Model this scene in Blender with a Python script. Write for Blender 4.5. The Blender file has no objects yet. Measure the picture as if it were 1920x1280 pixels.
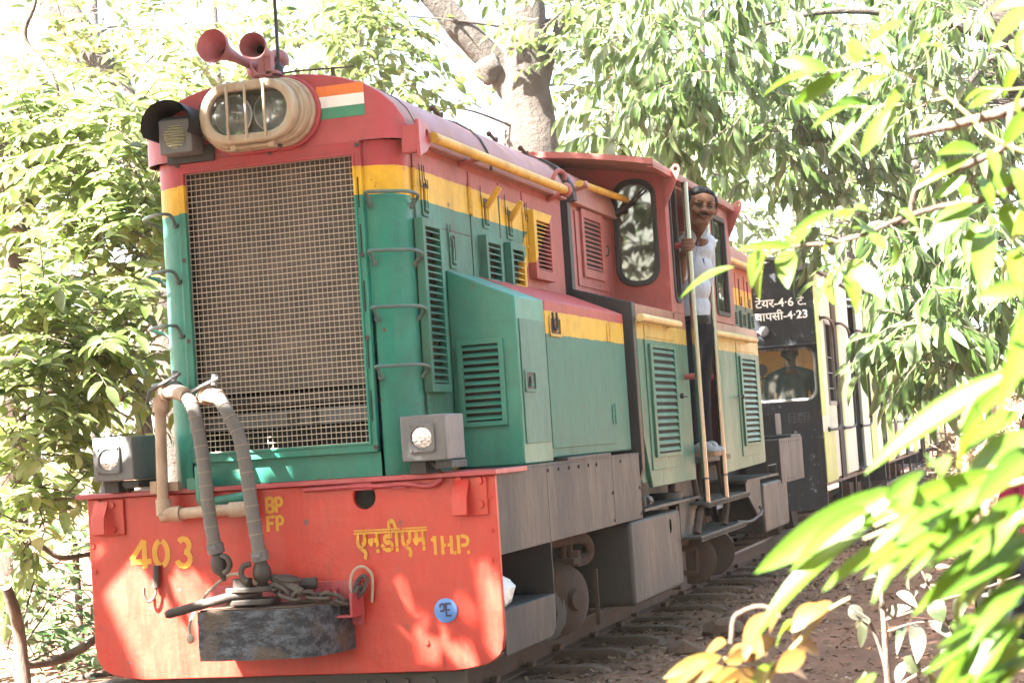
import bpy, bmesh, math, random
import numpy as np
from mathutils import Vector, Matrix, Quaternion, noise

# ---------------------------------------------------------------- camera, world, sun, exposure
C = bpy.context.scene.collection
SC = bpy.context.scene
CAM = Vector((3.255, -7.3, 1.08))
FPX, YAW, PIT, ROL = 3502.6, 0.29327, 0.05278, -0.06644
_f = Vector((-math.sin(YAW)*math.cos(PIT), math.cos(YAW)*math.cos(PIT), math.sin(PIT)))
_r = Vector((math.cos(YAW), math.sin(YAW), 0)); _u = _r.cross(_f)
CR = math.cos(ROL)*_r + math.sin(ROL)*_u
CU = -math.sin(ROL)*_r + math.cos(ROL)*_u
cam_data = bpy.data.cameras.new('camera')
cam = bpy.data.objects.new('camera', cam_data); C.objects.link(cam)
cam.matrix_world = Matrix(((CR.x, CU.x, -_f.x, CAM.x), (CR.y, CU.y, -_f.y, CAM.y), (CR.z, CU.z, -_f.z, CAM.z), (0, 0, 0, 1)))
cam_data.sensor_width = 36; cam_data.lens = FPX/1920*36
cam_data.clip_start = 0.05; cam_data.clip_end = 600
cam_data.dof.use_dof = True; cam_data.dof.focus_distance = 8.6; cam_data.dof.aperture_fstop = 11.0
SC.camera = cam

SUN = Vector((-0.50, -0.75, 1.0)).normalized()          # towards the sun
EL = math.asin(SUN.z); AZ = math.atan2(SUN.x, SUN.y)
W = bpy.data.worlds.new('World'); SC.world = W; W.use_nodes = True
nt = W.node_tree; bg = nt.nodes['Background']
sky = nt.nodes.new('ShaderNodeTexSky'); sky.sky_type = 'NISHITA'; sky.sun_disc = False
sky.sun_elevation = EL; sky.sun_rotation = AZ; sky.air_density = 1.3; sky.dust_density = 4.0; sky.ozone_density = 0.7
nt.links.new(sky.outputs[0], bg.inputs[0]); bg.inputs[1].default_value = 0.05
sl = bpy.data.lights.new('sun', 'SUN'); sl.energy = 5.0; sl.angle = math.radians(0.4); sl.color = (1.0, 0.95, 0.86)
so = bpy.data.objects.new('sun', sl); C.objects.link(so); so.rotation_euler = SUN.to_track_quat('Z', 'Y').to_euler(); so.location = (-8, -8, 20)
SC.view_settings.view_transform = 'Standard'; SC.view_settings.look = 'None'
SC.view_settings.exposure = 4.5; SC.view_settings.gamma = 1.0; SC.view_settings.use_curve_mapping = False
SC.cycles.use_denoising = True
SC.cycles.max_bounces = 7; SC.cycles.diffuse_bounces = 4; SC.cycles.glossy_bounces = 3; SC.cycles.transmission_bounces = 5; SC.cycles.transparent_max_bounces = 6
SC.cycles.sample_clamp_indirect = 6.0

VEIL = 0.00045
SC.cycles.volume_bounces = 0
# ---------------------------------------------------------------- helpers
def at(px, py, Y=None, X=None, Z=None):
    d = _f + CR*((px-960)/FPX) - CU*((py-640)/FPX)
    if Y is not None: t = (Y-CAM.y)/d.y
    elif X is not None: t = (X-CAM.x)/d.x
    else: t = (Z-CAM.z)/d.z
    return CAM + d*t

def tag(o, label=None, cat=None, group=None, kind=None):
    if label: o['label'] = label
    if cat: o['category'] = cat
    if group: o['group'] = group
    if kind: o['kind'] = kind
    return o

def empty(name, loc=(0, 0, 0), parent=None):
    o = bpy.data.objects.new(name, None); C.objects.link(o); o.location = loc; o.empty_display_size = .1
    if parent: o.parent = parent
    return o

def B(): return bmesh.new()

def stagger(bm, step=.0002):
    seen = set(); i = 0
    for v in list(bm.verts):
        if v in seen: continue
        st = [v]; isl = []; seen.add(v)
        while st:
            a = st.pop(); isl.append(a)
            for e in a.link_edges:
                b = e.other_vert(a)
                if b not in seen: seen.add(b); st.append(b)
        for a in isl: a.co.y -= step*i
        i += 1

def obj(name, bm, mats, parent=None, bevel=0.0, smooth=35, seg=2, recalc=True, loc=None):
    if recalc: bmesh.ops.recalc_face_normals(bm, faces=bm.faces[:])
    me = bpy.data.meshes.new(name); bm.to_mesh(me); bm.free()
    if not isinstance(mats, (list, tuple)): mats = [mats]
    for m in mats: me.materials.append(m)
    if smooth:
        me.shade_smooth(); me.set_sharp_from_angle(angle=math.radians(smooth))
    o = bpy.data.objects.new(name, me); C.objects.link(o)
    if parent: o.parent = parent
    if loc: o.location = loc
    if bevel:
        md = o.modifiers.new('bevel', 'BEVEL'); md.width = bevel; md.segments = seg; md.limit_method = 'ANGLE'; md.angle_limit = math.radians(40)
    return o

def faces_prism(bm, a, b, cap=True, mi=0):
    """a, b: two rings of points (same count)"""
    va = [bm.verts.new(p) for p in a]; vb = [bm.verts.new(p) for p in b]; n = len(va); out = []
    for i in range(n):
        out.append(bm.faces.new((va[i], va[(i+1) % n], vb[(i+1) % n], vb[i])))
    if cap:
        out.append(bm.faces.new(va[::-1])); out.append(bm.faces.new(vb))
    for f in out: f.material_index = mi
    return out

def box(bm, x0, x1, y0, y1, z0, z1, mi=0):
    return faces_prism(bm, [(x0, y0, z0), (x1, y0, z0), (x1, y1, z0), (x0, y1, z0)], [(x0, y0, z1), (x1, y0, z1), (x1, y1, z1), (x0, y1, z1)], True, mi)

def prism_y(bm, pts, y0, y1, mi=0): return faces_prism(bm, [(x, y0, z) for x, z in pts], [(x, y1, z) for x, z in pts], True, mi)
def prism_x(bm, pts, x0, x1, mi=0): return faces_prism(bm, [(x0, y, z) for y, z in pts], [(x1, y, z) for y, z in pts], True, mi)
def prism_z(bm, pts, z0, z1, mi=0): return faces_prism(bm, [(x, y, z0) for x, y in pts], [(x, y, z1) for x, y in pts], True, mi)

def frame_ring(bm, outer, inner, fn, t0, t1, mi=0):
    """a frame between two outlines of equal count; fn(a, b, t) gives the 3-D point"""
    n = len(outer); V = {}
    for k, o in enumerate((outer, inner)):
        for j, t in enumerate((t0, t1)):
            for i, (a, b) in enumerate(o): V[k, j, i] = bm.verts.new(fn(a, b, t))
    for i in range(n):
        q = (i+1) % n
        for k0, j0, k1, j1 in ((0, 0, 1, 0), (0, 1, 1, 1), (0, 0, 0, 1), (1, 0, 1, 1)):
            f = bm.faces.new((V[k0, j0, i], V[k0, j0, q], V[k1, j1, q], V[k1, j1, i])); f.material_index = mi

FY = lambda a, b, t: (a, t, b)       # outline in x,z ; thickness in y
FX = lambda a, b, t: (t, a, b)       # outline in y,z ; thickness in x

def rrect(a0, a1, b0, b1, r, n=5):
    out = []
    for ca, cb, s in ((a1-r, b1-r, 0), (a0+r, b1-r, 90), (a0+r, b0+r, 180), (a1-r, b0+r, 270)):
        for i in range(n+1):
            t = math.radians(s+90*i/n); out.append((ca+r*math.cos(t), cb+r*math.sin(t)))
    return out

def circ(ca, cb, r, n=20, rb=None):
    return [(ca+r*math.cos(2*math.pi*i/n), cb+(rb or r)*math.sin(2*math.pi*i/n)) for i in range(n)]

def catmull(pts, k=5):
    P = [Vector(p) for p in pts]; P = [P[0]*2-P[1]]+P+[P[-1]*2-P[-2]]; out = []
    for i in range(1, len(P)-2):
        a, b, c, d = P[i-1:i+3]
        for j in range(k):
            t = j/k; out.append(0.5*((2*b)+(c-a)*t+(2*a-5*b+4*c-d)*t*t+(3*b-a-3*c+d)*t**3))
    out.append(P[-2]); return out

def tube(bm, pts, r, n=8, cap=True, mi=0):
    P = [Vector(p) for p in pts]; m = len(P)
    R = r if isinstance(r, (list, tuple)) else [r]*m
    if len(R) != m: R = list(np.interp(np.linspace(0, 1, m), np.linspace(0, 1, len(R)), R))
    rings = []; nrm = None
    for i in range(m):
        d = (P[min(i+1, m-1)]-P[max(i-1, 0)])
        if d.length < 1e-9: d = Vector((0, 0, 1))
        d.normalize()
        if nrm is None:
            nrm = d.orthogonal().normalized()
        else:
            nrm = (nrm-d*nrm.dot(d)); nrm = nrm.normalized() if nrm.length > 1e-6 else d.orthogonal().normalized()
        b = d.cross(nrm)
        rings.append([bm.verts.new(P[i]+(nrm*math.cos(2*math.pi*k/n)+b*math.sin(2*math.pi*k/n))*R[i]) for k in range(n)])
    for i in range(m-1):
        for k in range(n):
            f = bm.faces.new((rings[i][k], rings[i][(k+1) % n], rings[i+1][(k+1) % n], rings[i+1][k])); f.material_index = mi
    if cap:
        for q in (rings[0][::-1], rings[-1]):
            f = bm.faces.new(q); f.material_index = mi

def lathe(bm, prof, org, axis, n=20, mi=0, closed=False):
    """prof: list of (radius, distance along axis)"""
    axis = Vector(axis).normalized(); a = axis.orthogonal().normalized(); b = axis.cross(a); org = Vector(org); rings = []
    for r, t in prof:
        if r < 1e-6: rings.append([bm.verts.new(org+axis*t)])
        else: rings.append([bm.verts.new(org+axis*t+(a*math.cos(2*math.pi*k/n)+b*math.sin(2*math.pi*k/n))*r) for k in range(n)])
    for i in range(len(rings)-1):
        p, q = rings[i], rings[i+1]
        for k in range(n):
            if len(p) == 1 and len(q) == 1: continue
            if len(p) == 1: f = bm.faces.new((p[0], q[k], q[(k+1) % n]))
            elif len(q) == 1: f = bm.faces.new((p[k], p[(k+1) % n], q[0]))
            else: f = bm.faces.new((p[k], p[(k+1) % n], q[(k+1) % n], q[k]))
            f.material_index = mi

def cyl(bm, p0, p1, r, n=12, mi=0, r1=None):
    tube(bm, [p0, p1], [r, r if r1 is None else r1], n, True, mi)

def ell(bm, c, rad, mi=0, u=16, v=10, rot=None):
    m = Matrix.Translation(Vector(c)) @ (rot.to_4x4() if rot else Matrix.Identity(4)) @ Matrix.Diagonal((rad[0], rad[1], rad[2], 1))
    r = bmesh.ops.create_uvsphere(bm, u_segments=u, v_segments=v, radius=1, matrix=m)
    for vv in r['verts']:
        for f in vv.link_faces: f.material_index = mi

def bolts(parent, mat, pts, axis, r=.008, h=.006, n=6):
    """one object per bolt, sharing a mesh"""
    ax = Vector(axis); o = None
    for p in pts:
        if o is None: b = bmesh.new(); cyl(b, -ax*.001, ax*h, r, n); o = obj('bolt', b, mat, parent, loc=Vector(p))
        else: c = o.copy(); C.objects.link(c); c.location = p

def shared_copy(o, parent=None, loc=None, mw=None):
    c = o.copy(); C.objects.link(c)
    if parent is not None: c.parent = parent
    if loc is not None: c.location = loc
    if mw is not None: c.matrix_basis = mw
    return c

# ---------------------------------------------------------------- materials
class NT:
    def __init__(s, name):
        s.m = bpy.data.materials.new(name); s.m.use_nodes = True; s.t = s.m.node_tree; s.b = s.t.nodes['Principled BSDF']; s.out = s.t.nodes['Material Output']
    def n(s, typ, **kw):
        x = s.t.nodes.new('ShaderNode'+typ)
        for k, v in kw.items(): setattr(x, k, v)
        return x
    def l(s, a, b): s.t.links.new(a, b)
    def pos(s): return s.n('NewGeometry').outputs['Position']
    def noise(s, vec, scale, detail=5, rough=.6, sc=(1, 1, 1)):
        if sc != (1, 1, 1):
            mp = s.n('Mapping'); mp.inputs['Scale'].default_value = sc; s.l(vec, mp.inputs[0]); vec = mp.outputs[0]
        x = s.n('TexNoise'); x.inputs['Scale'].default_value = scale; x.inputs['Detail'].default_value = detail; x.inputs['Roughness'].default_value = rough
        s.l(vec, x.inputs['Vector']); return x.outputs['Fac']
    def ramp(s, fac, a, b, va=0., vb=1.):
        x = s.n('MapRange'); x.inputs[1].default_value = a; x.inputs[2].default_value = b; x.inputs[3].default_value = va; x.inputs[4].default_value = vb
        s.l(fac, x.inputs[0]); return x.outputs[0]
    def mix(s, fac, a, b):
        x = s.n('Mix', data_type='RGBA'); 
        if isinstance(fac, (int, float)): x.inputs[0].default_value = fac
        else: s.l(fac, x.inputs[0])
        for i, v in ((6, a), (7, b)):
            if isinstance(v, (tuple, list)): x.inputs[i].default_value = (*v[:3], 1)
            else: s.l(v, x.inputs[i])
        return x.outputs[2]
    def math(s, op, a, b=None, c=None):
        x = s.n('Math', operation=op)
        for i, v in enumerate((a, b, c)):
            if v is None: continue
            if isinstance(v, (int, float)): x.inputs[i].default_value = v
            else: s.l(v, x.inputs[i])
        return x.outputs[0]
    def bump(s, h, strength=.2, dist=.01):
        x = s.n('Bump'); x.inputs['Strength'].default_value = strength; x.inputs['Distance'].default_value = dist
        s.l(h, x.inputs['Height']); s.l(x.outputs[0], s.b.inputs['Normal'])

DUST = (.18, .132, .10)
def finish_paint(k, base, dust=DUST, dust_amt=.35, rough=.42, rust=.0, bump=.2, chip=0., chip_col=(.12, .05, .025), var=.12, stained=.0, streak=.4):
    p = k.pos()
    n1 = k.noise(p, 3.2, 6, .65, (1, 1, .28)); n2 = k.noise(p, 11, 5, .6); n3 = k.noise(p, 45, 4, .6, (1, 1, .15))
    d = k.math('ADD', k.math('MULTIPLY', k.ramp(n1, .38, .72), .65), k.math('MULTIPLY', k.ramp(n3, .45, .75), .35))
    d = k.math('MULTIPLY', d, dust_amt)
    v = k.mix(k.ramp(n2, .35, .7, 0, var*2), base, (.02, .018, .016)) 
    col = k.mix(d, v, dust)
    if stained:
        n5 = k.noise(p, 1.9, 5, .7); col = k.mix(k.ramp(n5, .55, .72, 0, stained), col, (.035, .028, .024))
    if chip:
        n4 = k.noise(p, 16, 8, .7); m = k.ramp(n4, .66-chip*.1, .69-chip*.1); col = k.mix(m, col, chip_col)
    if streak:
        n6 = k.noise(p, 17, 3, .55, (1, 1, .05)); n7 = k.noise(p, 2.3, 3, .6); col = k.mix(k.math('MULTIPLY', k.ramp(n6, .60, .72, 0, streak), k.ramp(n7, .42, .62)), col, (.085, .045, .028))
    k.l(col, k.b.inputs['Base Color'])
    r = k.math('ADD', k.math('MULTIPLY', d, .7), rough); k.l(r, k.b.inputs['Roughness'])
    if bump: k.bump(k.math('ADD', n2, k.math('MULTIPLY', n1, 2.0)), bump, .02)
    return k.m

def paint(name, base, **kw):
    k = NT(name); metal = kw.pop('metal', 0); spec = kw.pop('spec', .5)
    k.b.inputs['Metallic'].default_value = metal; k.b.inputs['Specular IOR Level'].default_value = spec
    return finish_paint(k, base, **kw)

def livery(name, zr, zy, red, yellow, green, slant=False, **kw):
    k = NT(name); k.b.inputs['Specular IOR Level'].default_value = .25; sx = k.n('SeparateXYZ'); k.l(k.pos(), sx.inputs[0]); y, z = sx.outputs[1], sx.outputs[2]
    z = k.math('ADD', z, k.math('MULTIPLY', k.math('SUBTRACT', k.noise(k.pos(), 7, 2), .5), .012))
    isred = k.math('GREATER_THAN', z, zr); notgreen = k.math('GREATER_THAN', z, zy)
    if slant:
        l1 = k.math('GREATER_THAN', y, k.math('MULTIPLY_ADD', z, 1.29, 1.869-1.941*1.29))
        l2 = k.math('GREATER_THAN', y, k.math('MULTIPLY_ADD', z, 1.17, 1.569-1.849*1.17))
        isred = k.math('MAXIMUM', isred, l1); notgreen = k.math('MAXIMUM', notgreen, l2)
    base = k.mix(isred, k.mix(notgreen, green, yellow), red)
    return finish_paint(k, base, **kw)

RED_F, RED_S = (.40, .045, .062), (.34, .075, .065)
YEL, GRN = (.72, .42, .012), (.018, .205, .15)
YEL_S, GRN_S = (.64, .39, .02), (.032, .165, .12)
M = {}
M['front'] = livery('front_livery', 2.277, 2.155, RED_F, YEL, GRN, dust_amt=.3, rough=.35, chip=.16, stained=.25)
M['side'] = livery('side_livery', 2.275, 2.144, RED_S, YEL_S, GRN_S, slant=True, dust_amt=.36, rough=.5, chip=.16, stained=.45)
M['box'] = livery('cabinet_livery', 1.675, 1.565, (.40, .055, .045), (.66, .39, .012), (.014, .15, .108), dust_amt=.2, rough=.48, chip=.14, stained=.3)
M['cabside'] = livery('cab_side_livery', 1.695, 1.598, (.34, .12, .085), (.58, .38, .06), (.03, .155, .11), dust=(.16, .17, .10), dust_amt=.4, rough=.36, chip=.18, stained=.5)
M['rearhood'] = livery('rear_hood_livery', 2.215, 2.075, (.36, .10, .07), (.60, .36, .05), (.05, .12, .09), dust_amt=.5, rough=.5)
M['red'] = paint('faded_red_paint', RED_S, dust_amt=.5, rough=.45, chip=.08)
M['redf'] = paint('red_paint', RED_F, dust_amt=.22, rough=.35, chip=.12)
M['cabred'] = paint('cab_red_paint', (.36, .06, .055), dust_amt=.4, rough=.42)
M['roof'] = paint('dusty_roof_red', (.30, .10, .085), dust=(.36, .27, .22), dust_amt=.75, rough=.45)
M['beam'] = paint('beam_vermilion', (.47, .024, .014), dust=(.50, .16, .10), dust_amt=.24, rough=.34, stained=.35, chip=.26, chip_col=(.1, .07, .06), var=.08)
M['rung'] = paint('worn_grey_green_rung', (.07, .135, .125), dust_amt=.5, rough=.5, chip=.2)
M['green'] = paint('green_paint', GRN, dust_amt=.32, rough=.38, chip=.15, stained=.3)
M['greens'] = paint('faded_green_paint', GRN_S, dust_amt=.42, rough=.5)
M['yellow'] = paint('yellow_paint', (.58, .34, .015), dust=(.2, .11, .05), dust_amt=.55, rough=.42, chip=.25)
M['wrap'] = paint('hose_binding', (.24, .2, .16), dust_amt=.3, rough=.8)
M['horn'] = paint('dusty_horn_red', (.27, .075, .085), dust=(.33, .22, .22), dust_amt=.75, rough=.5)
M['yelpale'] = paint('pale_yellow_paint', (.62, .47, .18), dust_amt=.45, rough=.4)
M['letter'] = paint('stencil_yellow', (.62, .31, .018), dust=(.5, .14, .04), dust_amt=.3, rough=.45, bump=0, chip=.55, chip_col=(.46, .035, .022))
M['white'] = paint('white_paint', (.78, .78, .76), dust_amt=.1, rough=.5, bump=0)
M['grey'] = paint('frame_grey_paint', (.034, .030, .027), dust=(.10, .08, .062), dust_amt=.55, rough=.5, stained=.5)
M['darkgrey'] = paint('dark_grey_paint', (.016, .015, .016), dust=(.07, .055, .045), dust_amt=.5, rough=.5)
M['lampgrey'] = paint('lamp_grey_paint', (.115, .12, .135), dust=(.22, .2, .165), dust_amt=.45, rough=.42)
M['black'] = paint('black_paint', (.012, .012, .013), dust=(.08, .07, .06), dust_amt=.35, rough=.5)
M['void'] = paint('dark_interior', (.008, .008, .008), dust=(.03, .025, .02), dust_amt=.4, rough=.8)
M['rust'] = paint('rusty_iron', (.045, .024, .016), dust=(.12, .07, .045), dust_amt=.7, rough=.75, bump=.3)
M['iron'] = paint('greasy_iron', (.04, .035, .033), dust=(.15, .11, .085), dust_amt=.7, rough=.55, bump=.3, metal=.2)
M['coach'] = paint('coach_black', (.004, .005, .008), chip=.28, chip_col=(.14, .15, .18), dust=(.30, .32, .38), dust_amt=.07, rough=.36, bump=.25)
M['lime'] = paint('lime_paint', (.30, .44, .03), dust=(.42, .44, .30), dust_amt=.5, rough=.4)
M['pale'] = paint('pale_green_paint', (.46, .50, .36), dust=(.42, .44, .40), dust_amt=.6, rough=.35)
M['cream'] = paint('cream_enamel', (.46, .42, .33), dust=(.28, .15, .06), dust_amt=.9, rough=.32)
M['pipe'] = paint('pipe_cream', (.52, .40, .30), dust=(.25, .12, .06), dust_amt=.8, rough=.55)
M['rubber'] = paint('hose_rubber', (.13, .12, .112), dust=(.25, .22, .19), dust_amt=.6, rough=.8)
M['gasket'] = paint('window_rubber', (.015, .015, .016), dust=(.1, .09, .08), dust_amt=.4, rough=.6)
M['tan'] = paint('coach_inside_wall', (.75, .40, .09), dust_amt=.1, rough=.6)
M['sacking'] = paint('mesh_brown', (.16, .10, .07), dust=(.4, .28, .18), dust_amt=.7, rough=.7)
k = NT('stainless_steel'); k.b.inputs['Base Color'].default_value = (.36, .335, .29, 1); k.b.inputs['Metallic'].default_value = 1; k.b.inputs['Roughness'].default_value = .22; M['steel'] = k.m
k = NT('galvanised_wire'); k.b.inputs['Base Color'].default_value = (.56, .48, .38, 1); k.b.inputs['Roughness'].default_value = .5; k.b.inputs['Metallic'].default_value = .3; M['wire'] = k.m
k = NT('dark_wire'); k.b.inputs['Base Color'].default_value = (.30, .255, .21, 1); k.b.inputs['Roughness'].default_value = .6; M['wired'] = k.m

def glassy(name, tint=(.9, .95, .95), dirty=.08, refl=.05):
    k = NT(name); gl = k.n('BsdfGlossy'); gl.inputs['Roughness'].default_value = .02; tr = k.n('BsdfTransparent'); tr.inputs[0].default_value = (*tint, 1)
    fr = k.n('Fresnel'); fr.inputs[0].default_value = 1.52; mx = k.n('MixShader'); k.l(k.math('ADD', k.math('MULTIPLY', fr.outputs[0], 1.4), refl), mx.inputs[0]); k.l(tr.outputs[0], mx.inputs[1]); k.l(gl.outputs[0], mx.inputs[2])
    df = k.n('BsdfDiffuse'); df.inputs[0].default_value = (.4, .38, .33, 1); m2 = k.n('MixShader')
    k.l(k.ramp(k.noise(k.pos(), 5, 5, .6), .4, .75, dirty*.3, dirty), m2.inputs[0]); k.l(mx.outputs[0], m2.inputs[1]); k.l(df.outputs[0], m2.inputs[2])
    k.l(m2.outputs[0], k.out.inputs[0]); return k.m
M['glass'] = glassy('window_glass', (.45, .5, .48), .05, .08)
M['clear'] = glassy('lamp_glass', (.97, .97, .97), .05)
M['haze_glass'] = glassy('scratched_glass', (.75, .8, .8), .10, -.03)
k = NT('lamp_lens'); k.b.inputs['Base Color'].default_value = (.5, .52, .54, 1); k.b.inputs['Roughness'].default_value = .2; k.b.inputs['Metallic'].default_value = .7
k.bump(k.noise(k.pos(), 55, 1), .35, .01); M['lens'] = k.m
k = NT('reflector_bowl'); k.b.inputs['Base Color'].default_value = (.9, .9, .9, 1); k.b.inputs['Roughness'].default_value = .3; k.b.inputs['Metallic'].default_value = .45; M['mirror'] = k.m
k = NT('ribbed_lens'); k.b.inputs['Base Color'].default_value = (.36, .38, .27, 1); k.b.inputs['Roughness'].default_value = .15; k.b.inputs['Metallic'].default_value = .5
wv = k.n('TexWave'); wv.inputs['Scale'].default_value = 28; wv.bands_direction = 'Z'; k.l(k.pos(), wv.inputs[0]); k.bump(wv.outputs['Fac'], .8, .01); M['amber'] = k.m
k = NT('radiator_core'); p = k.pos(); wv = k.n('TexWave'); wv.inputs['Scale'].default_value = 60; wv.bands_direction = 'Z'; k.l(p, wv.inputs[0])
k.l(k.mix(k.ramp(k.noise(p, 6, 6, .7), .35, .7), k.mix(wv.outputs['Fac'], (.035, .03, .027), (.105, .09, .082)), (.16, .13, .115)), k.b.inputs['Base Color']); k.b.inputs['Roughness'].default_value = .8; M['core'] = k.m
k = NT('tarred_block'); p = k.pos(); n = k.noise(p, 30, 8, .7, (.6, 1, 1)); n2 = k.noise(p, 6, 5, .6)
k.l(k.mix(k.ramp(n2, .5, .62), k.mix(k.ramp(n, .45, .6), (.035, .038, .046), (.15, .165, .195)), (.13, .095, .07)), k.b.inputs['Base Color']); k.b.inputs['Roughness'].default_value = .45; k.bump(n, 1.0, .05); M['tar'] = k.m
k = NT('rope_strand'); k.b.inputs['Base Color'].default_value = (.35, .29, .22, 1); k.b.inputs['Roughness'].default_value = .8; M['rope'] = k.m
for nm, c in (('saffron', (.80, .20, .04)), ('flag_white', (.85, .85, .83)), ('flag_green', (.03, .24, .14)), ('emblem_blue', (.10, .25, .62)), ('emblem_navy', (.02, .03, .10)), ('plastic', (.75, .73, .68))):
    M[nm] = paint(nm, c, dust_amt=.12, rough=.4, bump=0, var=.05)
# ---------------------------------------------------------------- locomotive
def plate_holes(bm, outer, holes, fn, t0, t1, mi=0):
    loops = [outer]+list(holes); ve = []; fs = []
    tmp = bmesh.new(); ed = []; idx = []
    for lp in loops:
        vs = [tmp.verts.new((a, b, 0)) for a, b in lp]; idx.append(vs)
        ed += [tmp.edges.new((vs[i], vs[(i+1) % len(vs)])) for i in range(len(vs))]
    bmesh.ops.triangle_fill(tmp, use_beauty=True, use_dissolve=False, edges=ed)
    tmp.verts.index_update(); allv = list(tmp.verts); tris = [[v.index for v in f.verts] for f in tmp.faces]
    co = [(v.co.x, v.co.y) for v in allv]; lid = [[v.index for v in vs] for vs in idx]; tmp.free()
    A = [bm.verts.new(fn(a, b, t0)) for a, b in co]; D = [bm.verts.new(fn(a, b, t1)) for a, b in co]
    for t in tris:
        f = bm.faces.new([A[i] for i in t]); f.material_index = mi
        f = bm.faces.new([D[i] for i in reversed(t)]); f.material_index = mi
    for l in lid:
        n = len(l)
        for i in range(n):
            f = bm.faces.new((A[l[i]], A[l[(i+1) % n]], D[l[(i+1) % n]], D[l[i]])); f.material_index = mi

def ribbon(bm, pts, w, fn, t, th=.0015):
    """flat stroke with square ends in a plane"""
    P = [Vector((a, b)) for a, b in pts]; L, R = [], []
    for i in range(len(P)):
        d0 = (P[i]-P[i-1]).normalized() if i else (P[1]-P[0]).normalized()
        d1 = (P[i+1]-P[i]).normalized() if i < len(P)-1 else d0
        d = (d0+d1); d = d.normalized() if d.length > 1e-4 else d0
        n = Vector((-d.y, d.x)); k = w/2/max(.5, n.dot(Vector((-d0.y, d0.x)))); L.append(P[i]+n*k); R.append(P[i]-n*k)
    for i in range(len(P)-1):
        q = [L[i], L[i+1], R[i+1], R[i]]
        faces_prism(bm, [fn(a.x, a.y, t) for a in q], [fn(a.x, a.y, t-th) for a in q])

def arc(cx, cy, r, a0, a1, n=8, ry=None):
    return [(cx+r*math.cos(math.radians(a0+(a1-a0)*i/n)), cy+(ry or r)*math.sin(math.radians(a0+(a1-a0)*i/n))) for i in range(n+1)]

def write(bm, strokes, x, z, sx, sz, w, t, fn=FY):
    for i, s in enumerate(strokes): ribbon(bm, [(x+a*sx, z+b*sz) for a, b in s], w, fn, t-.0002*i)

LOCO = tag(empty('locomotive', (0, 0, 0)), 'red, yellow and green narrow gauge diesel locomotive with mesh radiator front on the track', 'locomotive')

# --- buffer beam
bm = B()
half = [(.938, .945), (.936, .30), (.926, .24), (.905, .208), (.881, .19), (.85, .177), (.81, .168), (.76, .16), (.71, .155)]
hole = circ(.362, .885, .05, 18)
plate_holes(bm, half+[(-x, z) for x, z in half[::-1]], [hole], FY, 0, .03)
beam = obj('buffer_beam', bm, M['beam'], LOCO, bevel=.004)
bm = B(); box(bm, -.975, .955, -.035, .42, .947, .968)
obj('footplate', bm, M['redf'], LOCO, bevel=.003)
bm = B(); box(bm, .30, .43, .033, .12, .80, .93)
obj('hole_backing', bm, M['void'], beam)
bm = B(); box(bm, .315, .41, -.03, -.002, .915, .945); tube(bm, catmull([(.1, -.02, .93), (.3, -.025, .932), (.45, -.025, .928), (.56, -.03, .93), (.66, -.02, .915), (.72, -.025, .942)]), .011, 8); box(bm, .5, .56, -.03, -.002, .912, .94)
obj('conduit', bm, M['redf'], beam, bevel=.002)
bolts(beam, M['beam'], [(-.92, 0, .74), (-.915, 0, .63), (.91, 0, .86), (.908, 0, .72), (.90, 0, .60), (.60, 0, .275)], (0, -1, 0), .011, .008)
bolts(beam, M['beam'], [(-.81, -.014, .915), (-.81, -.014, .81), (-.875, -.014, .925), (.79, -.014, .93), (.875, -.014, .925), (.875, -.014, .83)], (0, -1, 0), .017, .012)
for s in (-1, 1):
    bm = B(); cx = .83*s
    box(bm, cx-.07*1, cx+.075, -.014, -.001, .785, .94)
    x0 = cx-.062; prof = [(-.016, .935), (-.024, .935), (-.07, .865), (-.075, .79), (-.067, .79), (-.062, .86)]
    if s < 0: x0 = cx-.055
    prism_x(bm, prof, x0, x0+.066)
    obj('lamp_bracket', bm, M['beam'], beam, bevel=.003)
# stencilled writing on the beam
S4 = [[(.58, 0), (.58, .98)], [(.58, .98), (.02, .30)], [(0, .24), (.86, .24)]]
S0 = [arc(.4, .5, .28, 100, 260, 8, .43), arc(.4, .5, .28, -80, 80, 8, .43)]
S3 = [arc(.38, .72, .24, 170, -75, 9, .24)[1:], arc(.36, .27, .28, 82, -170, 10, .25)]
SB = [[(.1, 0), (.1, 1)], [(.2, .93), (.4, .93)]+arc(.4, .74, .2, 90, -80, 5, .2), [(.2, .49), (.4, .49)]+arc(.4, .27, .22, 80, -90, 5, .22)+[(.2, .06)]]
SP = [[(.1, 0), (.1, 1)], [(.24, .93), (.42, .93)]+arc(.42, .68, .22, 85, -90, 6, .24)+[(.24, .45)]]
SF = [[(.1, 0), (.1, 1)], [(.24, .93), (.66, .93)], [(.24, .52), (.56, .52)]]
SH = [[(.1, 0), (.1, 1)], [(.66, 0), (.66, 1)], [(.17, .5), (.32, .5)], [(.42, .5), (.59, .5)]]
S1 = [[(.3, 0), (.3, 1)], [(.3, .95), (.04, .74)]]
DOT = [[(0, .06), (.14, .06)]]
bm = B()
write(bm, S4, -.738, .634, .115, .124, .024, -.001); write(bm, S0, -.636, .634, .112, .124, .024, -.001); write(bm, S3, -.525, .634, .112, .124, .024, -.001)
obj('lettering', bm, M['letter'], beam, smooth=0); bm = B()
write(bm, SB, -.088, .842, .058, .067, .013, -.001); write(bm, SP, -.044, .842, .05, .067, .013, -.001)
obj('lettering', bm, M['letter'], beam, smooth=0); bm = B()
write(bm, SF, -.088, .764, .058, .066, .013, -.001); write(bm, SP, -.044, .764, .05, .066, .013, -.001)
obj('lettering', bm, M['letter'], beam, smooth=0); bm = B()
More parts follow.
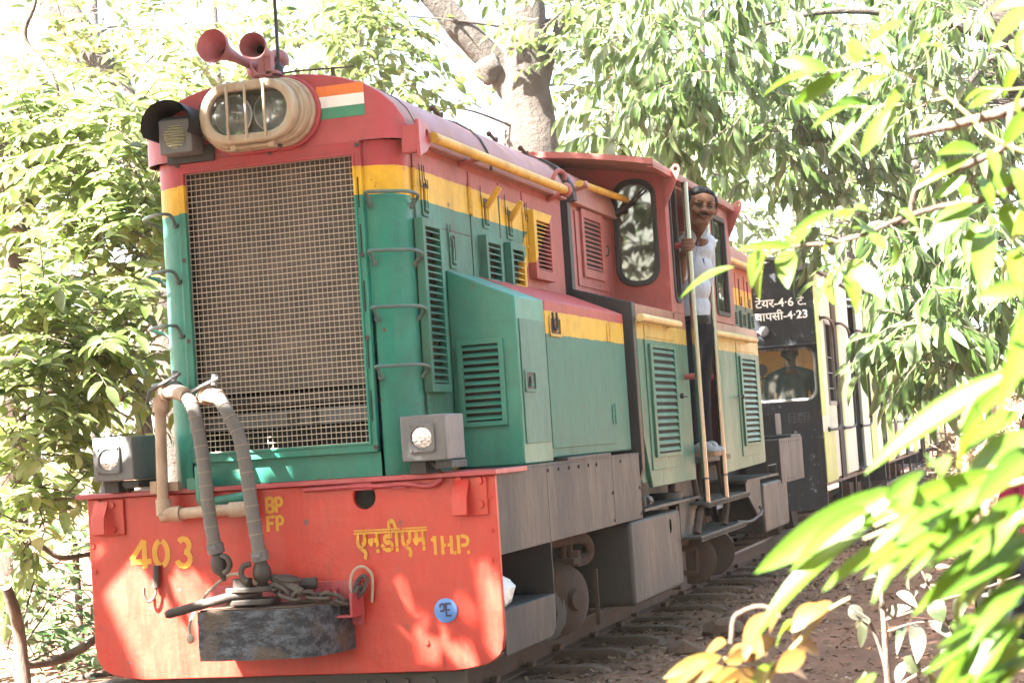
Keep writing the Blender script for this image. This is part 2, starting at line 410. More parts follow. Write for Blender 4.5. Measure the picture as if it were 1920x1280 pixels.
E_ = [[(.22, .86), (.20, .5), (.30, .22), (.46, .02)], [(.66, .86), (.66, .42)]+[(.60, .26), (.5, .30), (.44, .42), (.44, .86)], [(0, .95), (.98, .95)]]
N_ = [[(.80, 0), (.80, .86)], [(.74, .44), (.42, .44)], arc(.28, .34, .15, 60, 330, 8, .2), [(0, .95), (1.0, .95)]]
D_ = [[(.52, .86), (.52, .68), (.20, .62), (.18, .46), (.5, .40), (.72, .28), (.58, .06), (.30, .06), (.16, .18)], [(0, .95), (.9, .95)]]
I_ = [[(.30, 0), (.30, .86)], [(0, .95), (.6, .95)], arc(-.02, 1.02, .32, 8, 172, 9, .26)]
M_ = [[(.82, 0), (.82, .86)], [(.28, .86), (.28, .38)], [(.36, .36), (.74, .36)], arc(.22, .26, .12, 90, 300, 6, .12), [(0, .95), (1.0, .95)]]
bm.free(); cu = bpy.data.curves.new('tmp', 'FONT'); cu.body = 'एनडीएम'; cu.size = 1; cu.offset = .028; cu.resolution_u = 4
o = bpy.data.objects.new('tmp', cu); C.objects.link(o); bpy.context.view_layer.update()
me = bpy.data.meshes.new_from_object(o.evaluated_get(bpy.context.evaluated_depsgraph_get())); bpy.data.objects.remove(o)
bm = B(); bm.from_mesh(me); xs = [v.co.x for v in bm.verts]; ys = [v.co.y for v in bm.verts]; x0, x1, y0, y1 = min(xs), max(xs), min(ys), max(ys)
for v in bm.verts: v.co = Vector((.309+(v.co.x-x0)/(x1-x0)*.322, -.0016, .624+(v.co.y-y0)/(y1-y0)*.166))
def slot(co, no, w):
    for d_ in (-w, w): bmesh.ops.bisect_plane(bm, geom=bm.verts[:]+bm.edges[:]+bm.faces[:], plane_co=Vector(co)+Vector(no)*d_, plane_no=no)
    bmesh.ops.delete(bm, geom=[f for f in bm.faces if abs((f.calc_center_median()-Vector(co)).dot(Vector(no))) < w*.98], context='FACES')
slot((0, 0, .672), (0, 0, 1), .0016); slot((0, 0, .742), (0, 0, 1), .0018)
for x in (.395, .470, .535): slot((x, 0, .7), (1, 0, 0), .0012)
stagger(bm)
obj('lettering', bm, M['letter'], beam, smooth=0); bm = B()
write(bm, S1, .645, .632, .06, .078, .014, -.001); write(bm, SH, .688, .632, .07, .076, .014, -.001); write(bm, DOT, .742, .632, .08, .076, .013, -.001)
write(bm, SP, .757, .632, .078, .076, .014, -.001); write(bm, DOT, .80, .632, .08, .076, .013, -.001)
obj('lettering', bm, M['letter'], beam, smooth=0)
bm = B(); lathe(bm, [(0, 0), (.05, 0), (.05, .006), (.047, .008), (0, .008)], (.692, -.001, .403), (0, -1, 0), 32)
emb = obj('emblem', bm, M['emblem_blue'], beam)
bm = B(); write(bm, [[(-.10, .9), (-.10, .25)]+arc(-.38, .25, .28, 0, -150, 6, .3), [(.12, 1.0), (.12, -.75)], [(.12, .86), (.75, .86)], [(.12, .1), (.6, .1)], [(.12, -.62), (.75, -.62)], arc(-.35, .55, .28, 10, 200, 6, .3)], .692, .403, .034, .033, .0085, -.0105)
obj('monogram', bm, M['emblem_navy'], beam, smooth=0)
# hook on the beam
bm = B(); tube(bm, catmull([(-.612, -.008, .64), (-.613, -.02, .57), (-.615, -.025, .53), (-.63, -.03, .50), (-.65, -.035, .495), (-.662, -.04, .52), (-.662, -.04, .555)]), .006, 8)
tube(bm, [(-.611, -.012, .645), (-.614, -.022, .55)], .016, 8)
obj('hook', bm, M['iron'], beam)
# rail guard plate under the beam
bm = B(); box(bm, -.95, .74, .05, .08, -.02, .150); rg = obj('rail_guard', bm, M['grey'], LOCO, bevel=.003); bolts(rg, M['grey'], [(x, .05, .11) for x in (-.6, -.3, .05, .3, .38, .48, .6)], (0, -1, 0), .016, .012)

# --- coupler
cp = empty('coupler', (0, 0, 0), LOCO)
bm = B(); box(bm, -.36, .335, -.02, -.002, .36, .545); box(bm, .20, .335, -.14, -.02, .40, .412); box(bm, .322, .334, -.14, -.02, .40, .5)
prism_x(bm, [(-.02, .412), (-.08, .412), (-.05, .51), (-.02, .52)], .14, .152); prism_x(bm, [(-.02, .412), (-.08, .412), (-.05, .51), (-.02, .52)], .22, .232)
bolts(cp, M['redf'], [(.10, -.02, .505), (.18, -.02, .50)], (0, -1, 0), .02, .02)
obj('mounting_plate', bm, M['redf'], cp, bevel=.004)
bm = B()
plan = [(-.29, -.002), (-.30, -.26), (-.285, -.30), (-.2, -.315), (0, -.315), (.14, -.30), (.21, -.26), (.255, -.18), (.28, -.08), (.285, -.002)]
prism_z(bm, plan, .262, .462)
bmesh.ops.recalc_face_normals(bm, faces=bm.faces[:]); bmesh.ops.triangulate(bm, faces=bm.faces[:]); [bmesh.ops.subdivide_edges(bm, edges=[e for e in bm.edges if e.calc_length() > .018], cuts=1) for _ in range(5)]; bmesh.ops.triangulate(bm, faces=bm.faces[:])
for v in bm.verts:
    if v.co.z < .455 and v.co.y < -.01: v.co += Vector((0, -1, 0))*(.010*max(0, noise.noise(v.co*14))+.005*max(0, noise.noise(Vector((v.co.x*30, v.co.y*30, v.co.z*45)))+.1))
blk = obj('buffer_block', bm, M['tar'], cp, smooth=60)
bm = B(); prism_z(bm, [(a*.97, b*.97) for a, b in plan], .4625, .468)
obj('block_top', bm, M['rust'], cp)
bm = B(); plate_holes(bm, rrect(-.19, .02, -.26, -.10, .05), [circ(-.055, -.18, .045, 14)], lambda a, b, t: (a, b, t), .478, .50); plate_holes(bm, rrect(-.19, .02, -.26, -.10, .05), [circ(-.055, -.18, .045, 14)], lambda a, b, t: (a, b, t), .53, .55)
cyl(bm, (-.13, -.18, .469), (-.13, -.18, .585), .042, 14)
obj('jaw', bm, M['iron'], cp, bevel=.004)
bm = B(); tube(bm, [(-.40, -.36, .462), (-.385, -.355, .466), (-.16, -.25, .515), (-.04, -.19, .528)], [.012, .02, .02, .02], 12)
tube(bm, [(.0, -.16, .58), (.12, -.2, .53), (.15, -.21, .515)], .019, 10)
lathe(bm, [(0, 0), (.05, 0), (.055, .012), (.03, .02), (0, .02)], (.065, -.16, .565), (.25, -.1, 1), 14)
cyl(bm, (.09, -.1, .545), (.16, -.08, .545), .024, 10)
obj('coupling_pin', bm, M['iron'], cp)
path = catmull([(-.04, -.19, .55), (.03, -.2, .535), (.10, -.22, .505), (.16, -.2, .50), (.22, -.18, .495), (.27, -.16, .48), (.30, -.12, .462), (.325, -.09, .478), (.34, -.05, .52), (.345, -.04, .55)], 12)
dist = [0]
for a, b in zip(path, path[1:]): dist.append(dist[-1]+(b-a).length)
lm = B(); loop = [(.028*math.cos(t)+(.018 if math.cos(t) > 0 else -.018), .021*math.sin(t), 0) for t in [2*math.pi*i/16 for i in range(16)]]
tube(lm, loop+[loop[0], loop[1]], .0085, 7, False); bmesh.ops.remove_doubles(lm, verts=lm.verts[:], dist=1e-5)
link0 = None; n = int(dist[-1]/.058)
for i in range(n):
    s = (i+.5)*dist[-1]/n; j = max(1, next(q for q, d_ in enumerate(dist) if d_ >= s)); t = (path[j]-path[j-1]).normalized()
    if link0 is None: link0 = obj('chain_link', lm, M['iron'], cp); o = link0
    else: o = shared_copy(link0, cp)
    q = t.to_track_quat('X', 'Z').to_matrix().to_4x4() @ Matrix.Rotation(math.radians(90*(i % 2)+20), 4, 'X')
    o.matrix_basis = Matrix.Translation(path[j]) @ q
bm = B(); tube(bm, catmull([(.33, -.06, .44), (.30, -.06, .52), (.315, -.05, .585), (.355, -.04, .60), (.385, -.03, .565), (.382, -.02, .51), (.375, -.02, .45)]), .006, 7)
tube(bm, catmull([(-.06, -.19, .56), (-.2, -.1, .60), (-.28, -.12, .56), (-.315, -.2, .50), (-.325, -.26, .45), (-.33, -.29, .40), (-.325, -.29, .36)]), .007, 7); ell(bm, (-.325, -.295, .355), (.018, .014, .02))
obj('rope', bm, M['rope'], cp)

# --- brake pipes and hoses
def hose(pts, r, head, lever, pipe):
    h = empty('brake_hose', (0, 0, 0), LOCO)
    bm = B(); P = catmull(pts, 8); tube(bm, P, r, 14); obj('hose', bm, M['rubber'], h)
    d = 0
    for a, b in zip(P[6:], P[7:]):
        d += (b-a).length
        if d > .052: d = 0; t = (b-a).normalized(); bm = B(); tube(bm, [a-t*.0025, a+t*.0025], [r+.0025]*2, 14); obj('wrapping', bm, M['wrap'], h)
    bm = B(); e = Vector(pts[-1]); t = (e-Vector(pts[-2])).normalized(); tube(bm, [e-t*.02, e+t*.02], .036, 14); box(bm, e.x-.02, e.x+.02, e.y-.045, e.y-.032, e.z-.005, e.z+.012)
    obj('clamp', bm, M['lampgrey'], h)
    bm = B(); lathe(bm, [(.022, 0), (.026, .015), (.036, .035), (.040, .06), (.032, .085), (.016, .10), (.009, .125), (0, .128)], e+t*.015, t+Vector((.06*head, -.05, 0)), 16)
    tube(bm, catmull([e+Vector((.035*head, -.02, -.03)), e+Vector((.065*head, -.03, -.04)), e+Vector((.075*head, -.03, -.07)), e+Vector((.06*head, -.03, -.095)), e+Vector((.045*head, -.03, -.1))]), .012, 8)
    obj('coupling_head', bm, M['iron'], h)
    bm = B(); tube(bm, pipe, .034, 12); lathe(bm, [(.036, 0), (.043, .004), (.043, .02), (.036, .024)], pipe[1], Vector(pipe[2])-Vector(pipe[1]), 10)
    obj('cock', bm, M['pipe'], h)
    bm = B(); P = [Vector(p) for p in lever]
    for a, b in zip(P, P[1:]):
        w = Vector((0, .016, 0)); up = Vector((.0, 0, .006)); faces_prism(bm, [a-w-up, a+w-up, a+w+up, a-w+up], [b-w-up, b+w-up, b+w+up, b-w+up])
    cyl(bm, P[-1]-Vector((.03, 0, .03)), P[-1]+Vector((-.02, 0, .015)), .014, 8)
    obj('cock_lever', bm, M['lampgrey'], h, bevel=.002); return h
hose([(-.375, -.13, 1.355), (-.345, -.15, 1.345), (-.315, -.17, 1.30), (-.29, -.18, 1.19), (-.27, -.19, 1.05), (-.258, -.2, .90), (-.243, -.2, .76), (-.237, -.195, .715)], .0285, 1,
     [(-.545, -.14, 1.345), (-.525, -.14, 1.395), (-.45, -.14, 1.425), (-.385, -.14, 1.455)], [(-.50, -.10, 1.32), (-.485, -.11, 1.38), (-.42, -.12, 1.385), (-.36, -.14, 1.36)])
hose([(-.225, -.13, 1.345), (-.20, -.15, 1.33), (-.165, -.17, 1.285), (-.11, -.18, 1.18), (-.08, -.19, 1.04), (-.058, -.2, .86), (-.042, -.2, .72), (-.038, -.195, .675)], .0285, -1,
     [(-.365, -.14, 1.325), (-.33, -.14, 1.375), (-.27, -.14, 1.40), (-.20, -.14, 1.425)], [(-.32, -.06, 1.35), (-.29, -.1, 1.355), (-.26, -.12, 1.355), (-.205, -.14, 1.34)])
bp = empty('brake_pipe', (0, 0, 0), LOCO)
bm = B(); tube(bm, catmull([(-.51, -.09, 1.34), (-.515, -.09, 1.2), (-.522, -.09, .96), (-.522, -.09, .885), (-.515, -.09, .868), (-.49, -.09, .862), (-.35, -.09, .866), (-.14, -.09, .868)], 6), .025, 12)
for a, b in (((-.521, -.09, .93), (-.521, -.09, .86)), ((-.53, -.09, .863), (-.44, -.09, .864)), ((-.21, -.09, .867), (-.12, -.09, .868)), ((-.505, -.09, 1.36), (-.512, -.09, 1.30))): cyl(bm, a, b, .034, 12)
box(bm, -.58, -.46, -.068, -.03, .962, 1.0); box(bm, -.575, -.545, -.1, -.068, .955, 1.008)
obj('cream_pipe', bm, M['pipe'], bp)
bm = B(); tube(bm, catmull([(-.352, -.07, 1.06), (-.353, -.07, .95), (-.345, -.07, .91), (-.30, -.06, .905), (-.19, -.05, .915), (-.12, -.05, .925)], 6), .022, 12); box(bm, -.42, -.36, -.062, -.036, .962, 1.01)
obj('green_pipe', bm, M['green'], bp)

# --- ditch lights
def ditch(x0, x1, cx, cz, dx, side):
    d = empty('ditch_light', (0, 0, 0), LOCO)
    bm = B(); box(bm, x0, x1, -.12, .12, 1.02, 1.208); obj('lamp_box', bm, M['lampgrey'], d, bevel=.006)
    bm = B(); plate_holes(bm, rrect(cx-.056, cx+.056, cz-.06, cz+.06, .008, 2), [circ(cx, cz, .046, 24)], FY, -.132, -.1215)
    bolts(d, M['lampgrey'], [(cx+sx*.046, -.132, cz+sz*.05) for sx in (-1, 1) for sz in (-1, 1)], (0, -1, 0), .006, .005)
    obj('bezel', bm, M['lampgrey'], d, bevel=.002)
    bm = B(); lathe(bm, [(.046, 0), (.043, .003), (.03, .005), (0, .006)], (cx, -.1215, cz), (0, -1, 0), 24); obj('lens', bm, M['lens'], d)
    bm = B(); box(bm, (x0+x1)/2-.06+dx, (x0+x1)/2+.01+dx, -.08, .06, .969, 1.018); box(bm, x1-.06, x1+.012, -.1, .1, .985, 1.017); tube(bm, catmull([(x1-.1, -.05, 1.02), (x1-.07, -.06, .99), (x1-.06, -.04, .97)]), .009, 8); obj('foot', bm, M['darkgrey'], d, bevel=.002)
ditch(-.83, -.64, -.752, 1.111, -.01, -1)
ditch(.585, .78, .678, 1.116, -.02, 1)

# --- hood
RP = [(0, 2.705), (.17, 2.70), (.28, 2.685), (.36, 2.665), (.46, 2.628), (.53, 2.582), (.575, 2.535), (.605, 2.475), (.62, 2.42), (.622, 2.385)]
ROOFP = RP+[(-x, z) for x, z in RP[:0:-1]]
def wall_cols(bm, plan, z0, z1, mis):
    for i in range(len(plan)-1):
        (a, b), (c, d) = plan[i], plan[i+1]
        f = bm.faces.new([bm.verts.new(p) for p in ((a, b, z0), (c, d, z0), (c, d, z1), (a, b, z1))]); f.material_index = mis[i]
bm = B(); corner = [(.43+.15*math.sin(math.radians(t)), .20-.15*math.cos(math.radians(t))) for t in range(0, 91, 10)]
plan = corner+[(.58, 2.65)]; wall_cols(bm, plan, .969, 2.386, [0]*9+[1])
wall_cols(bm, [(-a, b) for a, b in plan], .969, 2.386, [0]*9+[1])
for z0, z1 in ((.969, 1.072), (2.383, 2.386)): wall_cols(bm, [(-.43, .05), (.43, .05)], z0, z1, [0])
wall_cols(bm, [(.58, 2.65), (-.58, 2.65)], .969, 2.386, [1])
bmesh.ops.remove_doubles(bm, verts=bm.verts[:], dist=1e-5)
hood = obj('front_hood', bm, [M['front'], M['side']], LOCO)
def y_front(x): return .028+.15*(1-math.cos(math.asin(min(1, max(0, (abs(x)-.47)/.152)))))
bm = B(); fs = prism_y(bm, ROOFP, .028, 2.65, 1); bmesh.ops.delete(bm, geom=[fs[-2]], context='FACES_ONLY')
for v in bm.verts:
    if v.co.y < .1: v.co.y = y_front(v.co.x)
cols = sorted({round(x, 4) for x, z in ROOFP})
def roof_z(x): return np.interp(abs(x), [p[0] for p in RP], [p[1] for p in RP])
for xa, xb in zip(cols, cols[1:]):
    q = [(xa, y_front(xa), 2.385), (xb, y_front(xb), 2.385), (xb, y_front(xb), roof_z(xb)), (xa, y_front(xa), roof_z(xa))]
    f = bm.faces.new([bm.verts.new(p) for p in q]); f.material_index = 0
bmesh.ops.remove_doubles(bm, verts=bm.verts[:], dist=2e-4)
roof = obj('hood_roof', bm, [M['redf'], M['roof']], LOCO, bevel=.006)
def rib(y, r, m, name='roof_seam', grow=0.0):
    b = B(); pts = [(x*(1+grow), y, z+grow) for x, z in RP[::-1]+[(-x, z) for x, z in RP[1:]]]; tube(b, pts, r, 6); return obj(name, b, m, roof)
rib(.235, .004, M['black']); rib(1.255, .011, M['black']); rib(2.63, .006, M['roof'])
bm = B(); wall_cols(bm, [(-.57, .36), (.57, .36)], .97, 2.38, [0]); wall_cols(bm, [(.42, .07), (.42, .36)], .97, 2.38, [0]); wall_cols(bm, [(-.42, .07), (-.42, .36)], .97, 2.38, [0]); 
obj('hood_lining', bm, M['void'], hood)
# radiator
rad = empty('radiator', (0, 0, 0), LOCO)
bm = B(); box(bm, -.425, .425, .27, .34, 1.06, 1.36); obj('duct_opening', bm, M['void'], rad)  # near-black box behind the lower part of the grille
bm = B(); box(bm, -.415, .415, .15, .30, 1.37, 2.36); obj('core', bm, M['core'], rad)
bm = B(); box(bm, -.415, .415, .13, .28, 1.30, 1.345); obj('tank_rail', bm, M['iron'], rad)
bm = B(); box(bm, -.415, .415, .14, .28, 1.205, 1.275); obj('tank_rail', bm, M['lampgrey'], rad)
bm = B(); box(bm, .10, .115, .11, .14, 1.20, 1.28); box(bm, -.02, .04, .12, .14, 1.215, 1.265); obj('tank_fitting', bm, M['iron'], rad, bevel=.004)
grille = empty('grille', (0, 0, 0), LOCO)
bm = B(); frame_ring(bm, rrect(-.429, .429, 1.071, 2.384, .006, 2), rrect(-.396, .396, 1.110, 2.328, .004, 2), FY, .022, .058); obj('grille_frame', bm, M['front'], grille, bevel=.003)
bm = B(); frame_ring(bm, rrect(-.404, .404, 1.102, 2.336, .004, 2), rrect(-.393, .393, 1.113, 2.325, .003, 2), FY, .014, .022); obj('grille_strip', bm, M['front'], grille, bevel=.002)
bolts(grille, M['iron'], [(x, .022, z) for x, z in ((-.42, 2.365), (.418, 2.365), (.42, 1.09), (.412, 1.9), (.412, 1.55), (-.41, 1.95), (-.41, 1.6), (0.02, 2.375))], (0, -1, 0), .011, .008)
for z in (1.2, 1.42, 1.66, 1.9, 2.1): bm = B(); box(bm, .41, .415, .0195, .023, z, z+.13); obj('slot', bm, M['void'], grille)
NV, NH = 36, 50; w0 = h0 = None
for i in range(NV):
    x = -.394+.788*i/(NV-1)
    if w0 is None:
        bm = B(); tube(bm, [(0, .043, 1.112), (0, .043, 2.326)], .0021, 5, False); w0 = obj('wire', bm, M['wired'], grille); w0.location.x = x
    else: shared_copy(w0, grille, (x, 0, 0))
for j in range(NH):
    z = 1.113+1.212*j/(NH-1)
    if h0 is None:
        bm = B(); tube(bm, [(-.394, .039, 0), (-.2, .0385, .0008), (0, .0392, -.0006), (.2, .0388, .0007), (.394, .039, 0)], .0020, 5, False); h0 = obj('wire', bm, M['wire'], grille); h0.location.z = z
    else:
        o = shared_copy(h0, grille, (0, 0, z)); o.rotation_euler.y = random.Random(j).uniform(-.0012, .0012)

# --- headlight
def stad(cx, cz, hw, hh, n=12):
    r = hh; return [(cx+(hw-r)+r*math.cos(t), cz+r*math.sin(t)) for t in np.linspace(-math.pi/2, math.pi/2, n)]+[(cx-(hw-r)+r*math.cos(t), cz+r*math.sin(t)) for t in np.linspace(math.pi/2, 3*math.pi/2, n)]
hl = empty('headlight', (0, 0, 0), LOCO); hx, hz = -.008, 2.535
bm = B(); prism_y(bm, stad(hx+.005, hz, .272, .158), .0, .026); obj('mounting', bm, M['redf'], hl, bevel=.004)
bm = B()
for (a, b, y0, y1) in ((.262, .148, -.03, -.001), (.252, .138, -.075, -.03), (.238, .13, -.085, -.075)):
    frame_ring(bm, stad(hx, hz, a, b), stad(hx, hz, .182, .095), FY, y0, y1)
obj('housing', bm, M['cream'], hl, bevel=.006)
bm = B(); frame_ring(bm, stad(hx, hz, .222, .132), stad(hx, hz, .182, .092), FY, -.135, -.086); obj('bezel', bm, M['cream'], hl, bevel=.01, seg=3)
bm = B(); prism_y(bm, stad(hx, hz, .182, .094), -.018, -.012); obj('backing', bm, M['lampgrey'], hl)
for s in (-1, 1):
    bm = B(); prof = [(.02+.062*i/8, .052*(i/8)**2) for i in range(9)]; lathe(bm, [(0, 0)]+prof+[(.088, .05), (.088, .045)], (hx+.091*s, -.02, hz), (0, -1, 0), 28); obj('reflector', bm, M['mirror'], hl)
    bm = B(); lathe(bm, [(0.082, 0), (.06, .012), (.03, .02), (0, .022)], (hx+.091*s, -.072, hz), (0, -1, 0), 28); obj('lamp_lens', bm, M['clear'], hl)
    bm = B(); ell(bm, (hx+.091*s, -.045, hz), (.014, .02, .014)); obj('bulb', bm, M['lens'], hl)
bm = B(); prism_y(bm, stad(hx, hz, .184, .094), -.112, -.108); obj('cover_glass', bm, M['clear'], hl)
for dx in (-.086, -.002, .084):
    bm = B(); box(bm, hx+dx-.0055, hx+dx+.0055, -.146, -.134, hz-.115, hz+.115); obj('guard_bar', bm, M['cream'], hl, bevel=.003)
bolts(hl, M['iron'], [(hx+a, -.03, hz+b) for a, b in ((-.25, .06), (-.12, .142), (.11, .142), (.23, -.03), (-.24, -.07), (.1, -.142))], (0, -1, 0), .012, .02)
bm = B(); cyl(bm, (hx-.09, -.09, hz-.142), (hx+.09, -.09, hz-.142), .009, 8); box(bm, hx-.1, hx-.075, -.1, -.06, hz-.155, hz-.115); box(bm, hx+.075, hx+.1, -.1, -.06, hz-.155, hz-.115)
obj('latches', bm, M['cream'], hl, bevel=.001)

# --- marker light under its visor
mk = empty('marker_light', (0, 0, 0), LOCO)
bm = B(); prism_x(bm, [(-.10, 2.40), (.027, 2.40), (.027, 2.56), (-.06, 2.565), (-.10, 2.545)], -.44, -.285); obj('lamp_box', bm, M['lampgrey'], mk, bevel=.005)
bm = B(); lathe(bm, [(.052, 0), (.045, .008), (.03, .013), (0, .016)], (-.365, -.1005, 2.472), (0, -1, 0), 24); obj('lens', bm, M['amber'], mk)
bm = B(); A1, A2 = [], []
for i in range(15):
    t = math.radians(-25+230*i/14); A1.append((-.375+.118*math.cos(t), 2.515+.108*math.sin(t))); A2.append((-.375+.110*math.cos(t), 2.515+.100*math.sin(t)))
ol = A1+A2[::-1]; faces_prism(bm, [(x, -.16, z) for x, z in ol], [(x+.01, .027, z-.01) for x, z in ol], False)
obj('visor', bm, M['black'], mk)
bm = B(); box(bm, -.46, -.24, .005, .027, 2.37, 2.44); obj('mounting', bm, M['darkgrey'], mk, bevel=.002)

# --- horns
hn = empty('horn_pair', (0, 0, 0), LOCO)
def horn(c, R, tail, back):
    c = Vector(c); t = Vector(tail); d = t-c; L = d.length; p = [(R*1.0, -.006), (R*1.03, .004), (R*.97, .02), (R*.78, L*.12), (R*.54, L*.26), (R*.37, L*.42), (R*.28, L*.62), (R*.26, L), (R*.22, L*.98), (R*.24, L*.36), (R*.44, L*.25), (R*.70, L*.11), (R*.93, .01), (R*1.0, -.006)]
    bm = B(); lathe(bm, p, c, d, 28); dd = d.normalized()
    lathe(bm, [(R*.27, -.03), (R*.62, -.01), (R*.66, .0), (R*.66, .05), (R*.6, .07), (R*.25, .085), (0, .085)], t+dd*.02, dd, 20)
    b = R*.6
    obj('horn', bm, M['horn'], hn)
    bm = B(); lathe(bm, [(0, 0), (R*.30, 0)], c+d*.325, dd, 14); obj('throat', bm, M['void'], hn)
horn(at(398, 86, Y=-.26), .070, at(476, 126, Y=.10), 1)
horn(at(474, 87, Y=-.26), .057, at(518, 107, Y=.10), 1)
bm = B(); box(bm, .01, .04, -.03, .03, 2.69, 2.80); box(bm, .045, .075, -.04, .0, 2.69, 2.80); box(bm, -.01, .10, -.04, .05, 2.70, 2.715); tube(bm, catmull([(-.01, -.06, 2.78), (0, -.07, 2.73), (.02, -.06, 2.70)]), .005, 6)
obj('horn_bracket', bm, M['horn'], hn, bevel=.003)
bm = B(); cyl(bm, (.066, .06, 2.69), (.068, .06, 3.55), .0085, 8); lathe(bm, [(.022, 0), (.022, .05), (.01, .07)], (.066, .06, 2.695), (0, 0, 1), 10); obj('aerial', bm, M['darkgrey'], LOCO)
bm = B(); tube(bm, catmull([(.1, .02, 2.71), (.2, .03, 2.712), (.3, .1, 2.72), (.36, .2, 2.74)]), .004, 6); cyl(bm, (.30, .1, 2.66), (.30, .1, 2.725), .009, 8); obj('roof_cable', bm, M['rust'], LOCO)
# --- flag sticker
fl = empty('flag_panel', (0, 0, 0), LOCO)
for (z0, z1, c) in ((2.587, 2.632, 'saffron'), (2.538, 2.587, 'flag_white'), (2.490, 2.538, 'flag_green')):
    bm = B(); box(bm, .247, .462, .0255, .0275, z0+.0004, z1-.0004); obj('flag_stripe', bm, M[c], fl)

# --- steps of bar on the corners
def grab(pts, mat, name='grab_bar', r=.0095, parent=LOCO):
    bm = B(); tube(bm, catmull(pts, 5), r, 8)
    for p, q in ((pts[0], pts[1]), (pts[-1], pts[-2])): cyl(bm, p, Vector(p)+(Vector(q)-Vector(p)).normalized()*.012, r*1.9, 8)
    return obj(name, bm, mat, parent)
for z in (2.135, 1.888, 1.652, 1.405):
    for s in (1, -1):
        grab([(.456*s, .045, z-.03), (.456*s, .01, z+.008), (.46*s, -.025, z+.018), (.50*s, -.035, z+.018), (.60*s, .04, z+.018), (.628*s, .09, z+.016), (.63*s, .15, z+.010), (.615*s, .185, z+.0), (.575*s, .2, z-.03)], M['rung'], r=.0078)

# --- hood side: doors, louvres, hinges, latches
def louvre(parent, ax, p0, p1, a0, a1, z0, z1, n, fm, sm, fw=.03, name='louvre', lean=1, fz=None):
    """ax 'X': panel in the y,z plane standing from x=p0 out to x=p1 ; 'Y': panel in the x,z plane from y=p0 out to y=p1"""
    fn = FX if ax == 'X' else FY; fz = fz or fw
    e = empty(name, (0, 0, 0), parent)
    bm = B(); frame_ring(bm, rrect(a0, a1, z0, z1, .006, 2), rrect(a0+fw, a1-fw, z0+fz, z1-fz, .003, 2), fn, p0, p1)
    obj('louvre_frame', bm, fm, e, bevel=.004)
    q = p0+(p1-p0)*.08; bm = B(); bm.faces.new([bm.verts.new(fn(a, b, q)) for a, b in ((a0+.01, z0+.01), (a1-.01, z0+.01), (a1-.01, z1-.01), (a0+.01, z1-.01))]); obj('louvre_backing', bm, M['void'], e)
    pitch = (z1-z0-2*fz)/n; s0 = None
    for i in range(n):
        zc = z0+fz+pitch*(i+.5)
        if s0 is None:
            bm = B(); h = pitch*.40; pi, po = p0+(p1-p0)*.25, p1-(p1-p0)*.08; th = .0025
            pr = [(pi, h*.75), (po, -h*.25), (po, -h*.25-.005), (pi, h*.75-.006)]
            if ax == 'X': faces_prism(bm, [(p, a0+fw-.004, z) for p, z in pr], [(p, a1-fw+.004, z) for p, z in pr])
            else: faces_prism(bm, [(a0+fw-.004, p, z) for p, z in pr], [(a1-fw+.004, p, z) for p, z in pr])
            s0 = obj('slat', bm, sm, e); s0.location.z = zc
        else: shared_copy(s0, e, (0, 0, zc))
    return e
for y0, y1 in ((.236, .985), (1.003, 1.452), (1.472, 1.858), (1.876, 2.60)):
    bm = B(); box(bm, .5805, .587, y0, y1, .985, 2.352); obj('engine_door', bm, M['side'], LOCO, bevel=.002)
louvre(LOCO, 'X', .587, .625, .204, .462, 1.308, 2.058, 23, M['side'], M['side'], .035)
louvre(LOCO, 'X', .587, .625, 1.10, 1.36, 1.40, 2.060, 19, M['side'], M['side'], .035)
louvre(LOCO, 'X', .587, .625, 1.50, 1.755, 1.40, 2.058, 19, M['side'], M['side'], .035)
louvre(LOCO, 'X', .587, .628, 1.93, 2.285, 1.903, 2.262, 12, M['side'], M['side'], .05)
bm = B()
for y, z0, z1 in ((.226, 2.14, 2.265), (.998, 2.14, 2.27), (.978, 2.15, 2.28), (1.867, 2.13, 2.24), (.226, 1.2, 1.33), (.998, 1.5, 1.6)):
    z = z0
    while z < z1: cyl(bm, (.591, y, z), (.591, y, z+.026), .0085, 8); z += .029
obj('hinge', bm, M['side'], LOCO)
def latch(x, y0, y1, z0, z1, fm, parent=LOCO):
    e = empty('latch', (0, 0, 0), parent)
    bm = B(); frame_ring(bm, rrect(y0, y1, z0, z1, .012, 3), rrect(y0+.014, y1-.014, z0+.014, z1-.014, .008, 3), FX, x, x+.008); obj('latch_plate', bm, fm, e, bevel=.002)
    bm = B(); bm.faces.new([bm.verts.new((x+.0015, a, b)) for a, b in rrect(y0+.01, y1-.01, z0+.01, z1-.01, .008, 3)]); obj('latch_recess', bm, M['black'], e)
    ym = (y0+y1)/2; bm = B(); box(bm, x+.002, x+.012, ym-.008, ym+.008, z0+.03, z1-.03); cyl(bm, (x+.006, ym-.02, z0+.03), (x+.006, ym+.02, z0+.03), .008, 8); obj('latch_bolt', bm, fm, e, bevel=.002)
latch(.587, .31, .40, 2.075, 2.235, M['side']); latch(.587, .645, .735, 1.87, 2.035, M['side'])
for y, z in ((1.20, 2.16), (1.585, 2.14), (1.925, 2.12)):
    latch(.587, y-.025, y+.075, z-.06, z+.1, M['side'])
for y, a, b in ((1.215, (.60, 2.20), (.672, 2.292)), (1.60, (.60, 2.175), (.665, 2.265))):
    bm = B(); d = Vector((b[0]-a[0], 0, b[1]-a[1])).normalized(); nrm = Vector((-d.z, 0, d.x))*.013; p, q = Vector((a[0], y, a[1])), Vector((b[0], y, b[1])); wv = Vector((0, .014, 0))
    faces_prism(bm, [p-nrm-wv, p+nrm-wv, p+nrm+wv, p-nrm+wv], [q-nrm-wv, q+nrm-wv, q+nrm+wv, q-nrm+wv]); obj('latch_handle', bm, M['yellow'], LOCO, bevel=.004)
